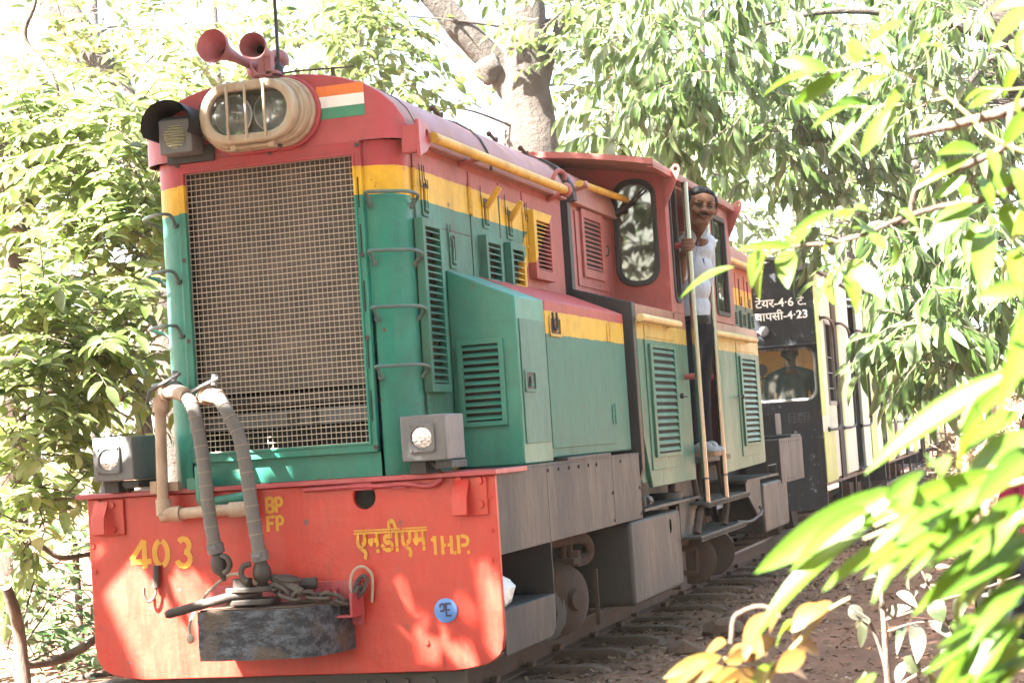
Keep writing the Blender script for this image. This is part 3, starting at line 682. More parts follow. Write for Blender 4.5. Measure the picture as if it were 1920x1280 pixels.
bm = B()
for y in (.30, .335, .36, 1.16, 1.555, 1.90, 1.935, .63, .67):
    z = 2.20 if y != .63 and y != .67 else 1.97
    tube(bm, catmull([(.592, y, z+.1), (.593, y, z+.02), (.60, y+.006, z), (.60, y+.02, z+.005), (.596, y+.024, z+.04)]), .002, 5)
obj('latch_wire', bm, M['darkgrey'], LOCO)
bm = B(); box(bm, .583, .5885, 1.4535, 1.4705, 1.1, 2.31); obj('door_seal', bm, M['black'], LOCO)
bm = B(); box(bm, .587, .589, .46, .98, 2.040, 2.046); obj('door_seam', bm, M['darkgrey'], LOCO)
# yellow hand rail along the hood
rl = empty('hood_rail', (0, 0, 0), LOCO)
bm = B(); cyl(bm, (.685, .24, 2.398), (.685, 2.375, 2.405), .024, 14); obj('rail', bm, M['yellow'], rl)
bm = B(); plate_holes(bm, [(.595, .0), (.62, .0)][:0]+[(.10, 2.30), (.10, 2.46), (.19, 2.46), (.245, 2.44), (.262, 2.40), (.24, 2.365), (.19, 2.33)], [circ(.205, 2.41, .02, 12)], FX, .655, .672); box(bm, .59, .656, .10, .13, 2.32, 2.44); obj('rail_lug', bm, M['redf'], rl, bevel=.003)
bm = B(); cyl(bm, (.58, .88, 2.372), (.685, .88, 2.385), .013, 8); ell(bm, (.69, 2.385, 2.405), (.035, .03, .04)); tube(bm, catmull([(.61, 2.41, 2.42), (.62, 2.40, 2.48), (.64, 2.43, 2.52), (.66, 2.47, 2.51), (.66, 2.49, 2.475)]), .012, 8); cyl(bm, (.58, 2.38, 2.36), (.69, 2.385, 2.40), .016, 8); obj('rail_bracket', bm, M['red'], rl)
for y, x in ((1.06, .40), (1.95, .40), (2.52, .40)):
    bm = B(); tube(bm, catmull([(x+.02, y-.03, 2.675), (x+.02, y, 2.672), (x+.01, y+.12, 2.66), (x-.0, y+.16, 2.665), (x+.0, y+.165, 2.685)]), .010, 8); ell(bm, (x+.02, y-.03, 2.675), (.015, .015, .015)); obj('lifting_hook', bm, M['rust'], LOCO)

# --- cabinets beside the hood (right side as seen, and their twins on the far side)
for s in (1, -1):
    def mx(p): return [(x*s, z) for x, z in p]
    c1 = empty('side_cabinet', (0, 0, 0), LOCO)
    bm = B(); prism_y(bm, mx([(.588, .97), (.9, .97), (.9, 1.719), (.588, 1.858)]), .578 if s > 0 else .95, 1.045, 0); obj('cabinet_body', bm, M['green'], c1, bevel=.008)
    if s > 0:
        louvre(c1, 'Y', .577, .556, .622, .836, 1.15, 1.535, 11, M['green'], M['green'], .022)
        bm = B(); box(bm, .9005, .906, .612, 1.012, 1.062, 1.618); obj('cabinet_door', bm, M['greens'], c1, bevel=.002)
        latch(.906, .63, .80, 1.29, 1.39, M['greens'], c1)
    c2 = empty('rear_cabinet', (0, 0, 0), LOCO)
    bm = B(); prism_y(bm, mx([(.588, .985), (.888, .985), (.888, 1.728), (.588, 1.862)]), 1.05, 2.66, 0); obj('cabinet_body', bm, M['box'], c2, bevel=.008)
    if s > 0:
        bm = B(); box(bm, .8885, .894, 1.075, 2.29, 1.03, 1.722); obj('cabinet_door', bm, M['box'], c2, bevel=.002)
        bm = B()
        for z0 in (1.56, 1.13):
            for k_ in range(4): cyl(bm, (.896, 2.297, z0+k_*.027), (.896, 2.297, z0+k_*.027+.024), .009, 8)
            box(bm, .8945, .898, 2.25, 2.288, z0, z0+.1)
        obj('hinge', bm, M['box'], c2); latch(.894, 1.13, 1.33, 1.555, 1.655, M['yellow'], c2)
        bm = B(); tube(bm, catmull([(.905, 1.17, 1.67), (.906, 1.18, 1.60), (.912, 1.21, 1.59), (.91, 1.23, 1.63), (.905, 1.24, 1.67)]), .006, 6); obj('padlock_hook', bm, M['black'], c2)
bm = B(); box(bm, .80, .935, 1.16, 2.0, .968, .985); obj('step_plate', bm, M['grey'], LOCO, bevel=.002)

# --- frame, skirts and running gear
bm = B(); box(bm, -.90, .90, .422, 2.64, .945, .966); box(bm, -.55, .55, .035, 2.64, .50, .944); box(bm, -.50, .50, .10, 2.6, .12, .499); obj('underframe', bm, M['darkgrey'], LOCO)  # lowest box is added to stop light leaking through from behind
for s in (1, -1):
    sk = empty('skirt', (0, 0, 0), LOCO); X0, X1 = (.918, .93) if s > 0 else (-.93, -.918)
    for y0, y1 in ((.034, .798), (.803, 2.02), (2.025, 2.635)):
        bm = B(); box(bm, X0, X1, y0, y1, .615, .958); o = obj('skirt_panel', bm, M['grey'], sk, bevel=.002)
    bm = B(); box(bm, min(X0, X1)-.06*(s > 0), max(X0, X1)+.06*(s < 0), .034, 2.64, .959, .969); obj('edge_strip', bm, M['grey'], sk)
    bolts(sk, M['grey'], [(X1 if s > 0 else X0, y, z) for y in (.82, 1.0, 1.18, 1.36, 1.54, 1.70, 2.2) for z in (.935,)]+[(X1 if s > 0 else X0, y, z) for y in (2.0, 2.6) for z in (.64, .78)], (s, 0, 0), .009, .007)
bm = B(); low = [(.034, .385), (.80, .385), (.80, .27), (.785, .235), (.75, .212), (.70, .204), (.034, .204)]
prism_x(bm, low, .918, .93); box(bm, .55, .918, .034, .80, .378, .386); box(bm, .55, .93, .796, .806, .30, .614); box(bm, .55, .556, .034, .796, .20, .614); obj('toolbox_recess', bm, M['darkgrey'], LOCO, bevel=.002)
bm = B(); box(bm, -.93, -.55, .034, .80, .204, .614); obj('toolbox', bm, M['darkgrey'], LOCO)
bm = B(); prism_x(bm, rrect(2.34, 3.60, .165, .612, .04, 4), .60, .93); bb = obj('battery_box', bm, M['grey'], LOCO, bevel=.02, seg=3)
bm = B(); box(bm, .9305, .936, 3.30, 3.47, .49, .57); box(bm, .93, .94, 3.30, 3.33, .505, .56); obj('battery_plate', bm, M['grey'], bb)
bm = B(); box(bm, -.93, -.60, 2.34, 3.60, .165, .612); obj('battery_box', bm, M['grey'], LOCO, bevel=.02)
mo = empty('traction_motor', (0, 0, 0), LOCO)
bm = B(); lathe(bm, [(.15, -.25), (.185, -.23), (.19, -.02), (.205, -.01), (.205, .01), (.19, .02), (.185, .07), (.165, .115), (.12, .145), (.06, .158), (.05, .185), (0, .187)], (.62, 1.80, .27), (1, -.45, 0), 28)
for k_ in range(8): t = k_*math.pi/4; q = Vector((.62, 1.80, .27)); ax_ = Vector((1, -.45, 0)).normalized(); u_ = ax_.orthogonal().normalized(); w_ = ax_.cross(u_); p_ = q+(u_*math.cos(t)+w_*math.sin(t))*.165+ax_*.06; e_ = q+(u_*math.cos(t)+w_*math.sin(t))*.06+ax_*.15; tube(bm, [p_, e_], .012, 5)
obj('motor_case', bm, M['rust'], mo)
bm = B()
for i in range(4): lathe(bm, [(.13, 0), (.16, .012), (.13, .024)], (.58, 1.60+.05*i, .22), (0, 1, 0), 16)
obj('bellows', bm, M['rubber'], mo)
bm = B()
P = [(.72, 1.3+.02*i, .575-.0005*i) for i in range(36)]; tube(bm, P, [.03 if i % 2 else .022 for i in range(36)], 10); tube(bm, catmull([(.72, 2.0, .56), (.74, 2.08, .55), (.75, 2.12, .50), (.74, 2.1, .45), (.71, 2.0, .44)]), .03, 10)
obj('air_duct', bm, M['rust'], mo)
bm = B(); cyl(bm, (.70, 1.8, .57), (.70, 1.8, .44), .018, 8); cyl(bm, (.72, 1.86, .57), (.72, 1.86, .46), .012, 8); box(bm, .66, .76, 1.78, 1.9, .44, .47); box(bm, .81, .83, 1.95, 1.965, .12, .40); cyl(bm, (.7, 1.95, .42), (.7, 1.95, .5), .05, 10); obj('fittings', bm, M['rust'], mo)
def wheelset(y):
    w = empty('wheelset', (0, 0, 0), LOCO)
    for s in (1, -1):
        bm = B(); lathe(bm, [(.06, -.05), (.30, -.05), (.335, -.06), (.36, -.05), (.36, -.03), (.335, -.025), (.33, .05), (.29, .05), (.27, .025), (.12, .02), (.11, .06), (.06, .06)], (.33*s, y, .33), (s, 0, 0), 28); obj('wheel', bm, M['rust'], w)
    bm = B(); cyl(bm, (-.58, y, .33), (.58, y, .33), .06, 12); obj('axle', bm, M['iron'], w)
    for s in (1, -1):
        bm = B(); prism_x(bm, rrect(y-.11, y+.11, .22, .44, .03, 3), .46*s, .60*s); cyl(bm, (.6*s, y, .33), (.63*s, y, .33), .075, 14); obj('axle_box', bm, M['rust'], w, bevel=.01)
for y in (1.05, 2.2, 6.15, 7.3): wheelset(y)
# ---------------------------------------------------------------- locomotive: cab and rear
SH_ = [(.93, 1.795), (.60, 1.893)]
def full(x): return x+[(-a, b) for a, b in x[::-1]]
bm = B(); prism_y(bm, full([(.90, .80), (.928, .88), (.928, 1.797), (.602, 1.897), (.602, 2.385)]+[(a*1.035, b+.012) for a, b in RP[::-1]][:-1]+[(0, 2.718)])[:-1] if False else full([(.90, .80), (.928, .88), (.928, 1.797), (.602, 1.897), (.602, 2.385), (.645, 2.39)]+[(a*1.035, b+.014) for a, b in RP[::-1][1:-1]]), 2.72, 2.79)
obj('bulkhead', bm, M['black'], LOCO, bevel=.004)
bm = B(); prism_y(bm, full([(.58, 1.80), (.58, 2.386)]), 2.795, 3.80); obj('rear_hood_side', bm, M['red'], LOCO)
bm = B(); prism_y(bm, full([(a*1.01, b) for a, b in RP[::-1][:-1]]), 2.792, 3.80); obj('rear_hood_roof', bm, M['roof'], LOCO, bevel=.004)
bm = B(); box(bm, .581, .588, 2.93, 3.68, 1.93, 2.44 if False else 2.36); obj('engine_door', bm, M['red'], LOCO, bevel=.002)
louvre(LOCO, 'X', .588, .604, 3.02, 3.50, 1.985, 2.40-.02, 11, M['red'], M['red'], .05)
bm = B(); tube(bm, catmull([(.606, 3.53, 2.14), (.62, 3.54, 2.15), (.62, 3.55, 2.19), (.606, 3.55, 2.2)]), .005, 6); obj('door_catch', bm, M['iron'], LOCO)
rl2 = empty('cab_rail', (0, 0, 0), LOCO)
bm = B(); cyl(bm, (.66, 2.80, 2.49), (.69, 3.80, 2.50), .02, 12); obj('rail', bm, M['yellow'], rl2)
bm = B(); cyl(bm, (.60, 2.83, 2.465), (.70, 2.83, 2.485), .022, 10); obj('rail_bracket', bm, M['roof'], rl2)
# lower cab body
bm = B()
door0, door1 = 4.16, 5.20
prism_x(bm, [(2.795, 1.05), (2.94, .765), (door0, .765), (door0, 1.793), (2.795, 1.793)], .905, .93)
obj('cab_side', bm, M['cabside'], LOCO, bevel=.004); bm = B(); prism_x(bm, [(door1, .765), (6.80, .79), (6.85, .80), (6.85, 1.79), (door1, 1.79)], .905, .93)
obj('cab_side', bm, M['cabside'], LOCO, bevel=.004)
bm = B(); prism_y(bm, full([(.88, .80), (.905, .80), (.905, 1.79), (.60, 1.89)]), 2.795, 3.84); prism_y(bm, full([(.905, .85), (.905, 1.79), (.60, 1.88)]), 5.96, 6.84); obj('cab_base', bm, M['cabside'], LOCO)
bm = B(); box(bm, -.93, -.905, 2.795, 6.85, .765, 1.793); obj('cab_side', bm, M['cabside'], LOCO, bevel=.004)
bm = B(); box(bm, -.905, .928, 3.84, 5.96, .87, .895); obj('cab_floor', bm, M['darkgrey'], LOCO)
bm = B(); box(bm, .86, .965, door0+.005, door1-.005, .862, .8945); obj('door_sill', bm, M['grey'], LOCO, bevel=.003)
# upper cab
arch = [(x, 2.632+.12*(1-abs(x/.93)**1.6)) for x in np.linspace(.93, -.93, 19)]
fw = rrect(.612, .866, 1.975, 2.61, .10, 6)
bm = B(); plate_holes(bm, [(.93, 1.75), (.93, 2.635)]+arch[1:-1]+[(-.93, 2.635), (-.93, 1.75)], [fw, [(-a, b) for a, b in fw[::-1]]], FY, 3.80, 3.838); obj('cab_front', bm, M['cabred'], LOCO, bevel=.004)
for s in (1, -1):
    wn = empty('front_window', (0, 0, 0), LOCO)
    o1 = rrect(.602, .876, 1.965, 2.62, .11, 8); o2 = rrect(.635, .845, 1.998, 2.588, .085, 8)
    bm = B(); frame_ring(bm, [(a*s, b) for a, b in o1], [(a*s, b) for a, b in o2], FY, 3.785, 3.805); obj('rubber_seal', bm, M['gasket'], wn, bevel=.006)
    bm = B(); prism_y(bm, [(a*s, b) for a, b in rrect(.62, .858, 1.985, 2.602, .095, 6)], 3.812, 3.816); pn = obj('pane', bm, M['glass'], wn); pn.data.transform(Matrix.Translation((.739*s, 3.824, 0)) @ Matrix.Rotation(math.radians(8*s), 4, 'Z') @ Matrix.Translation((-.739*s, -3.814, 0)))
wp = empty('wiper', (0, 0, 0), LOCO)
bm = B(); cyl(bm, (.60, 3.775, 2.40), (.612, 3.77, 2.405), .016, 8); tube(bm, [(.605, 3.77, 2.40), (.70, 3.765, 2.455), (.815, 3.772, 2.555)], [.011, .009, .006], 6); box(bm, .64, .70, 3.758, 3.77, 2.42, 2.45); obj('wiper_arm', bm, M['gasket'], wp)
bm = B(); plate_holes(bm, [(3.84, 1.7935), (door0, 1.7935), (door0, 2.59), (door1, 2.59), (door1, 1.7935), (5.96, 1.7935), (5.96, 2.633), (3.84, 2.633)], [rrect(3.925, 4.085, 1.875, 2.60, .05, 5), rrect(5.29, 5.74, 1.86, 2.52, .03, 4)], FX, .905, .9295); obj('cab_side', bm, M['red'], LOCO, bevel=.004)
bm = B(); plate_holes(bm, [(3.84, 1.794), (5.96, 1.794), (5.96, 2.633), (3.84, 2.633)], [rrect(4.0, 4.5, 1.88, 2.55, .06, 5), rrect(4.65, 5.05, 1.84, 2.58, .02, 3), rrect(5.2, 5.76, 1.86, 2.55, .04, 4)], FX, -.93, -.905); obj('cab_side', bm, M['red'], LOCO, bevel=.004)
rw = rrect(.42, .80, 1.95, 2.5, .05, 5)
bm = B(); plate_holes(bm, [(.904, .896), (.904, 2.632)]+[(a*.972, b-.002) for a, b in arch[1:-1]]+[(-.904, 2.632), (-.904, .896)], [rw, [(-a, b) for a, b in rw[::-1]]], FY, 5.925, 5.955); obj('cab_rear', bm, M['red'], LOCO)
for (y0, y1, z0, z1, r) in ((3.905, 4.105, 1.855, 2.615, .065), (5.27, 5.76, 1.84, 2.54, .04)):
    wn = empty('side_window', (0, 0, 0), LOCO)
    bm = B(); frame_ring(bm, rrect(y0, y1, z0, z1, r, 5), rrect(y0+.032, y1-.032, z0+.032, z1-.032, max(.01, r-.03), 5), FX, .922, .94); obj('rubber_seal', bm, M['gasket'], wn, bevel=.004)
    bm = B(); prism_x(bm, rrect(y0+.02, y1-.02, z0+.02, z1-.02, r, 4), .914, .918); obj('pane', bm, M['glass'], wn)
bm = B(); box(bm, -.5, .5, 3.85, 4.25, .9, 1.85); box(bm, -.4, .35, 5.4, 5.92, .9, 1.8); obj('control_desk', bm, M['darkgrey'], LOCO, bevel=.01)
bm = B(); pts = [(x, 2.652+.13*(1-abs(x/.985)**1.6)) for x in np.linspace(.985, -.985, 17)]; prism_y(bm, pts+[(a, b-.03) for a, b in pts[::-1]], 3.27, 6.06); obj('cab_roof', bm, M['roof'], LOCO, bevel=.004)
bm = B(); lip = [(x, 2.656+.13*(1-abs(x/.985)**1.6)) for x in np.linspace(.988, -.988, 17)]; prism_y(bm, lip+[(a, b-.034) for a, b in lip[::-1]], 3.255, 3.2695); obj('roof_lip', bm, M['red'], LOCO)
bm = B(); box(bm, .945, .986, 3.28, 6.05, 2.607, 2.622); obj('rain_gutter', bm, M['red'], LOCO)
for y in (3.79, 5.94):
    bm = B(); plate_holes(bm, [(.931, 2.42), (.931, 2.62), (.985, 2.665), (1.005, 2.685), (1.03, 2.68), (1.04, 2.655), (1.03, 2.62)], [circ(1.012, 2.655, .014, 10)], FY, y, y+.015); obj('lifting_lug', bm, M['red'], LOCO, bevel=.002)
# rails, louvres and details on the cab side
for y0, y1, z in ((2.66, 3.70, 1.705), (4.46, 6.43, 1.697)):
    e = empty('side_rail', (0, 0, 0), LOCO)
    bm = B(); cyl(bm, (.985, y0, z), (.985, y1, z), .022, 12); obj('rail', bm, M['yelpale'], e)
    bm = B()
    for y in (y0+.12, y1-.12): cyl(bm, (.93, max(y, 2.82), z-.012), (.985, max(y, 2.82), z-.004), .012, 8)
    obj('rail_bracket', bm, M['yelpale'], e)
for (y0, y1) in ((3.02, 3.72), (5.93, 6.62)):
    bm = B(); box(bm, .9305, .937, y0-.07, y1+.06, .86, 1.605); box(bm, .9305, .935, y0-.05, y1+.02, 1.612, 1.68); dr = obj('cab_door', bm, M['cabside'], LOCO, bevel=.002)
    louvre(LOCO, 'X', .937, .952, y0, y1, .93, 1.575, 15, M['cabside'], M['cabside'], .06, fz=.02)
bm = B(); cyl(bm, (.95, 3.76, 1.28), (.97, 3.76, 1.28), .016, 8); tube(bm, [(.955, 3.74, 1.28), (.96, 3.90, 1.275)], .006, 6); cyl(bm, (.95, 5.87, 1.28), (.97, 5.87, 1.28), .016, 8); tube(bm, [(.96, 5.7, 1.285), (.955, 5.9, 1.28)], .006, 6); obj('door_catch', bm, M['black'], LOCO)
# grab poles by the door
for y, ztop in ((4.03, 2.60), (4.66, 2.50)):
    e = empty('grab_pole', (0, 0, 0), LOCO)
    bm = B(); cyl(bm, (1.012, y, .62), (1.012, y, ztop), .021, 16); obj('pole', bm, M['steel'], e)
    bm = B(); tube(bm, [(1.012, y, .765), (1.012, y, .775)], .025, 14); obj('pole_ring', bm, M['black'], e)
    bm = B(); cyl(bm, (.928, y, 1.40), (.992, y, 1.40), .019, 10); cyl(bm, (.928, y+.02, 2.215), (.995, y, 2.215), .02, 10) if y < 4.5 else None; obj('pole_bracket', bm, M['cabred'], e)
# steps under the door
st = empty('cab_steps', (0, 0, 0), LOCO)
for y0, y1, z in ((3.97, 5.42, .628), (3.70, 5.20, .438)):
    bm = B(); box(bm, .78, 1.03, y0, y1, z-.016, z); box(bm, 1.018, 1.034, y0, y1, z-.035, z-.0165)
    y = y0+.04
    while y < y1: cyl(bm, (1.034, y, z-.018), (1.042, y, z-.018), .012, 6); y += .052
    obj('step', bm, M['grey'], st, bevel=.002)
bm = B()
bm.free()
for y in (4.06, 4.95):
    for a, b, r_ in (((.97, y-.2, .44), (.97, y, .62), .024), ((.80, y-.1, .44), (.80, y, .90), .024), ((.93, y+.1, .63), (.90, y+.1, .88), .02)): bm = B(); cyl(bm, a, b, r_, 8); obj('step_hanger', bm, M['rust'], st)
bm = B(); box(bm, .50, .945, 2.645, 4.19, .646, .664); prism_x(bm, [(4.17, .645), (4.17, .60), (3.93, .41), (3.66, .43), (3.66, .645)], .905, .917)
cyl(bm, (.93, 2.72, .70), (.93, 2.80, .70), .03, 8); cyl(bm, (.92, 2.7, .67), (.92, 2.7, .73), .02, 8); lathe(bm, [(.0, 0), (.1, 0), (.1, .04), (.085, .04), (.085, .01), (0, .01)], (.82, 3.75, .665), (0, 0, 1), 20)
obj('side_platform', bm, M['grey'], LOCO, bevel=.003)
bm = B(); box(bm, .55, .93, 5.95, 7.4, .672, .688); prism_x(bm, [(6.0, .67), (6.62, .67), (6.62, .40), (6.45, .40), (6.0, .60)], .90, .912); tube(bm, catmull([(.92, 5.5, .42), (.95, 5.9, .40), (.96, 6.3, .44), (.94, 6.35, .48)]), .011, 7); tube(bm, [(.93, 6.9, .69), (.93, 6.9, .76), (.93, 7.3, .76), (.93, 7.3, .69)], .006, 6); obj('rear_platform', bm, M['grey'], LOCO, bevel=.003)
bm = B(); prism_x(bm, rrect(6.63, 7.80, .265, .637, .03, 4), .64, .93); obj('battery_box', bm, M['grey'], LOCO, bevel=.018, seg=3)
bm = B(); box(bm, -.6, .6, 2.64, 8.9, .52, .80); obj('underframe', bm, M['darkgrey'], LOCO)
bm = B(); lathe(bm, [(.0, -.14), (.13, -.14), (.16, -.1), (.16, .06), (.12, .1), (.06, .12), (0, .12)], (.74, 4.75, .23), (.35, -1, .05), 18); lathe(bm, [(0, -.1), (.15, -.1), (.17, 0), (.15, .1), (0, .1)], (.76, 5.3, .24), (.4, -1, 0), 16); box(bm, .6, .75, 4.4, 5.6, .3, .42); obj('brake_cylinder', bm, M['rust'], LOCO)
bm = B(); tube(bm, catmull([(.80, 3.85, .35), (.93, 3.87, .36), (.95, 3.88, .33), (.95, 3.88, .24), (.93, 3.87, .21), (.80, 3.85, .22)]), .016, 8); box(bm, .62, .86, 3.8, 4.0, .12, .40); obj('sand_pipe', bm, M['rust'], LOCO)
# rear hood
bm = B(); prism_y(bm, full([(.58, .95), (.58, 2.386)]), 5.965, 8.85); rh = obj('rear_hood', bm, M['rearhood'], LOCO)
bm = B(); prism_y(bm, full([(a, b) for a, b in RP[::-1][:-1]]), 5.963, 8.88); obj('rear_hood_roof', bm, M['roof'], LOCO)
for i, (y0, y1) in enumerate(((7.62, 8.0), (8.04, 8.42), (8.46, 8.80))):
    bm = B(); box(bm, .5805, .588, y0, y1, 1.82, 2.34); obj('engine_door', bm, M['rearhood'], LOCO, bevel=.002)
    louvre(LOCO, 'X', .588, .612, y0+.06, y1-.08, 1.87, 2.03, 5, M['rearhood'], M['rearhood'], .03)
    bm = B(); tube(bm, [(.592, y0+.12, 2.3), (.592, y0+.12, 2.09), (.60, y0+.15, 2.075), (.60, y0+.16, 2.15)], .005, 5); obj('latch_wire', bm, M['black'], LOCO)
bm = B(); cyl(bm, (.66, 6.9, 2.405), (.66, 8.92, 2.405), .022, 10); obj('side_rail', bm, M['yelpale'], LOCO)
e = empty('rear_box', (0, 0, 0), LOCO)
bm = B(); box(bm, .66, .93, 7.50, 8.75, .64, .945); obj('box_body', bm, M['darkgrey'], e, bevel=.004)
bm = B(); box(bm, .9305, .938, 7.50, 8.75, .60, .955)
obj('box_side', bm, M['grey'], e, bevel=.002)
for yy, zz in [(7.62+.125*i, .925) for i in range(9)]+[(7.85+.14*i, .625) for i in range(3)]:
    bm = B(); bm.faces.new([bm.verts.new((.9385, a, b)) for a, b in circ(yy, zz, .022, 8, .010)]); obj('box_hole', bm, M['void'], e)
bm = B(); box(bm, .60, .93, 8.2, 8.75, .956, .975); box(bm, .62, .77, 8.45, 8.75, .98, 1.16); obj('relay_box', bm, M['black'], e, bevel=.004)

# ---------------------------------------------------------------- coaches
def coach(s0, L, label, first=False):
    a = math.radians(1.0); root = empty('coach', (0-math.sin(a)*s0, 9.95+math.cos(a)*s0, 0)); root.rotation_euler.z = a
    tag(root, label, 'coach', 'coaches behind the locomotive')
    X = .965
    bm = B()
    ce = [(x, 2.475+.17*(1-(abs(x)/.97)**2.4)) for x in np.linspace(.97, -.97, 15)]
    endp = [(.965, .26), (.965, 2.44)]+ce+[(-.965, 2.44), (-.965, .26)]
    wr = rrect(.36, .925, 1.285, 1.745, .09, 6)
    plate_holes(bm, endp, [wr, [(-p, q) for p, q in wr[::-1]]] if first else [], FY, 0, .03); obj('end_wall', bm, M['coach'], root, bevel=.006)
    bm = B(); box(bm, -.97, .97, L-.03, L, .30, 2.46); obj('end_wall', bm, M['coach'], root)
    bm = B(); rf = [(x*1.03, z+.022) for x, z in ce]; prism_y(bm, rf+[(p, q-.03) for p, q in rf[::-1]], -.05, L+.02); obj('roof', bm, M['lampgrey'], root, bevel=.006)
    # side wall of panels; openings are gaps between them
    zb, zt, zs = .52, 2.46, 1.225
    sp = [(.0, .70), (1.95, 3.05), (3.95, 4.75), (5.5, 6.28)] if L < 7 else [(.0, .35), (.75, 1.6), (2.0, 2.9), (3.3, 4.2), (4.6, 5.6), (6.0, L)]
    wins = [(.70, 1.30, 'w'), (1.30, 1.95, 'p'), (3.05, 3.95, 'd'), (4.75, 5.5, 'l')] if L < 7 else [(.35, .75, 'w'), (1.6, 2.0, 'w'), (2.9, 3.3, 'w'), (4.2, 4.6, 'w'), (5.6, 6.0, 'd')]
    for y0, y1 in sp:
        bm = B(); box(bm, X-.03, X, y0+.003, y1-.003, zb, zt); obj('side_panel', bm, M['pale'], root, bevel=.004)
    for y0, y1, k in wins:
        if k == 'w':
            bm = B(); box(bm, X-.03, X, y0, y1, zb, zs); box(bm, X-.03, X, y0, y1, 2.02, zt); obj('side_panel', bm, M['pale'], root, bevel=.003)
            f = empty('window', (0, 0, 0), root)
            bm = B(); frame_ring(bm, rrect(y0-.02, y1+.02, zs-.01, 2.03, .01, 2), rrect(y0+.015, y1-.015, zs+.03, 2.0, .008, 2), FX, X-.02, X+.008); obj('window_frame', bm, M['lampgrey'], f, bevel=.002)
            bm = B()
            for z in (1.38, 1.53, 1.68): cyl(bm, (X-.015, y0, z), (X-.015, y1, z), .006, 6)
            obj('window_bar', bm, M['lampgrey'], f)
        elif k == 'p':
            bm = B(); box(bm, X-.02, X+.012, y0+.02, y0+.42, zb-.02, zt); obj('pilaster', bm, M['rust'], root, bevel=.004)
            bm = B(); box(bm, X-.02, X+.006, y0+.424, y1, zb, zt); obj('pilaster', bm, M['lime'], root, bevel=.004)
        elif k == 'l':
            bm = B(); box(bm, X-.02, X+.012, y0, y1, zb-.02, zt); obj('pilaster', bm, M['lime'], root, bevel=.004)
        else:
            bm = B(); box(bm, X-.35, X+.03, y0, y1, .50, .535); box(bm, X-.5, X-.45, y0-.2, y1+.2, .535, 2.4); obj('doorway', bm, M['rust'], root)
    bm = B(); box(bm, X+.001, X+.007, -.03, .30 if L < 7 else .12, 1.12, 2.44); obj('corner_strip', bm, M['lime'], root, bevel=.002)
    bm = B(); box(bm, X+.001, X+.006, .02, .95 if L < 7 else .3, .50, .97); obj('lower_panel', bm, M['lime'], root, bevel=.002)
    # hand rails
    for y0, y1 in (((.30, .92), (1.60, 2.45), (3.5, 4.3)) if L < 7 else ((.2, .7), (5.5, 6.1))):
        grab([(X, y0, 2.03), (X+.05, y0+.06, 2.035), (X+.06, y0+.35, 2.03), (X+.06, y1-.12, 2.0), (X+.062, y1, 1.9), (X+.062, y1, 1.5), (X+.062, y1, 1.08), (X+.06, y1-.1, 1.0), (X+.05, y0+.4, .985), (X, y0+.1, .985)], M['darkgrey'], 'hand_rail', .014, root)
    bm = B(); box(bm, -.90, .90, .03, L-.03, .45, .50); box(bm, -.4, .4, .03, L-.03, .3, .45); obj('underframe', bm, M['darkgrey'], root)
    bm = B()
    for y in np.arange(.4, L, 1.5): box(bm, .86, .89, y, y+.05, .16, .46)
    box(bm, .84, .90, .2, L-.2, .19, .21); obj('footboard', bm, M['darkgrey'], root)
    for z0, z1 in ((.5, 1.2), (2.1, 2.46)): bm = B(); box(bm, -.93, -.90, 0, L, z0, z1); obj('far_side', bm, M['pale'], root)
    bm = B(); box(bm, -.9, .9, .03, L-.03, .50, .52); obj('floor', bm, M['darkgrey'], root)
    for y in (.9, 2.0) if L < 7 else (.9, L-1):
        w = empty('wheelset', (0, 0, 0), root)
        for s in (1, -1):
            bm = B(); lathe(bm, [(.05, -.05), (.24, -.05), (.27, -.06), (.28, -.04), (.265, .05), (.2, .03), (.05, .04)], (.33*s, y, .265), (s, 0, 0), 20); obj('wheel', bm, M['rust'], w)
    return root
c1 = coach(0, 6.35, 'black fronted coach with white painted writing, coupled directly behind the locomotive', True)
bm = B(); frame_ring(bm, rrect(.34, .945, 1.265, 1.765, .105, 7), rrect(.365, .92, 1.29, 1.74, .085, 7), FY, -.012, -.0005); wf = obj('end_window', bm, M['haze_glass'], c1, bevel=.004)
wf.data.materials[0] = paint('worn_gasket', (.03, .03, .035), dust=(.5, .52, .5), dust_amt=.8, rough=.6)
bm = B(); prism_y(bm, rrect(.352, .932, 1.278, 1.752, .09, 6), .010, .014); obj('pane', bm, M['haze_glass'], wf)
bm = B(); prism_x(bm, [(-.002, 1.80), (-.002, 1.79), (-.07, 1.772), (-.07, 1.78)], .30, .955); obj('visor', bm, M['coach'], c1, bevel=.002)
bm = B(); box(bm, -.9, .9, .95, 1.0, .52, 2.40); obj('partition', bm, M['tan'], c1)
bm = B(); lathe(bm, [(0, 0), (.055, 0), (.055, .015), (0, .02)], (.425, .12, 1.58), (0, -1, 0), 20); tube(bm, catmull([(.425, .13, 1.55), (.425, .13, 1.46), (.415, .13, 1.38), (.39, .14, 1.34)]), .012, 7); tube(bm, [(.38, .1, 1.49), (.49, .08, 1.51)], .009, 6); obj('control_lever', bm, M['lampgrey'], c1)
bm = B(); lathe(bm, [(0, 0), (.05, .01), (.045, .04), (0, .05)], (.49, -.001, 1.93), (0, -1, 0), 12); cyl(bm, (.40, -.02, 1.93), (.47, -.02, 1.93), .006, 6); obj('end_lamp', bm, M['lampgrey'], c1)
bm = B(); prism_y(bm, [(.69, 2.50), (.97, 2.455), (.975, 2.49), (.70, 2.54)], -.05, -.001); obj('gutter', bm, M['lampgrey'], c1, bevel=.003)
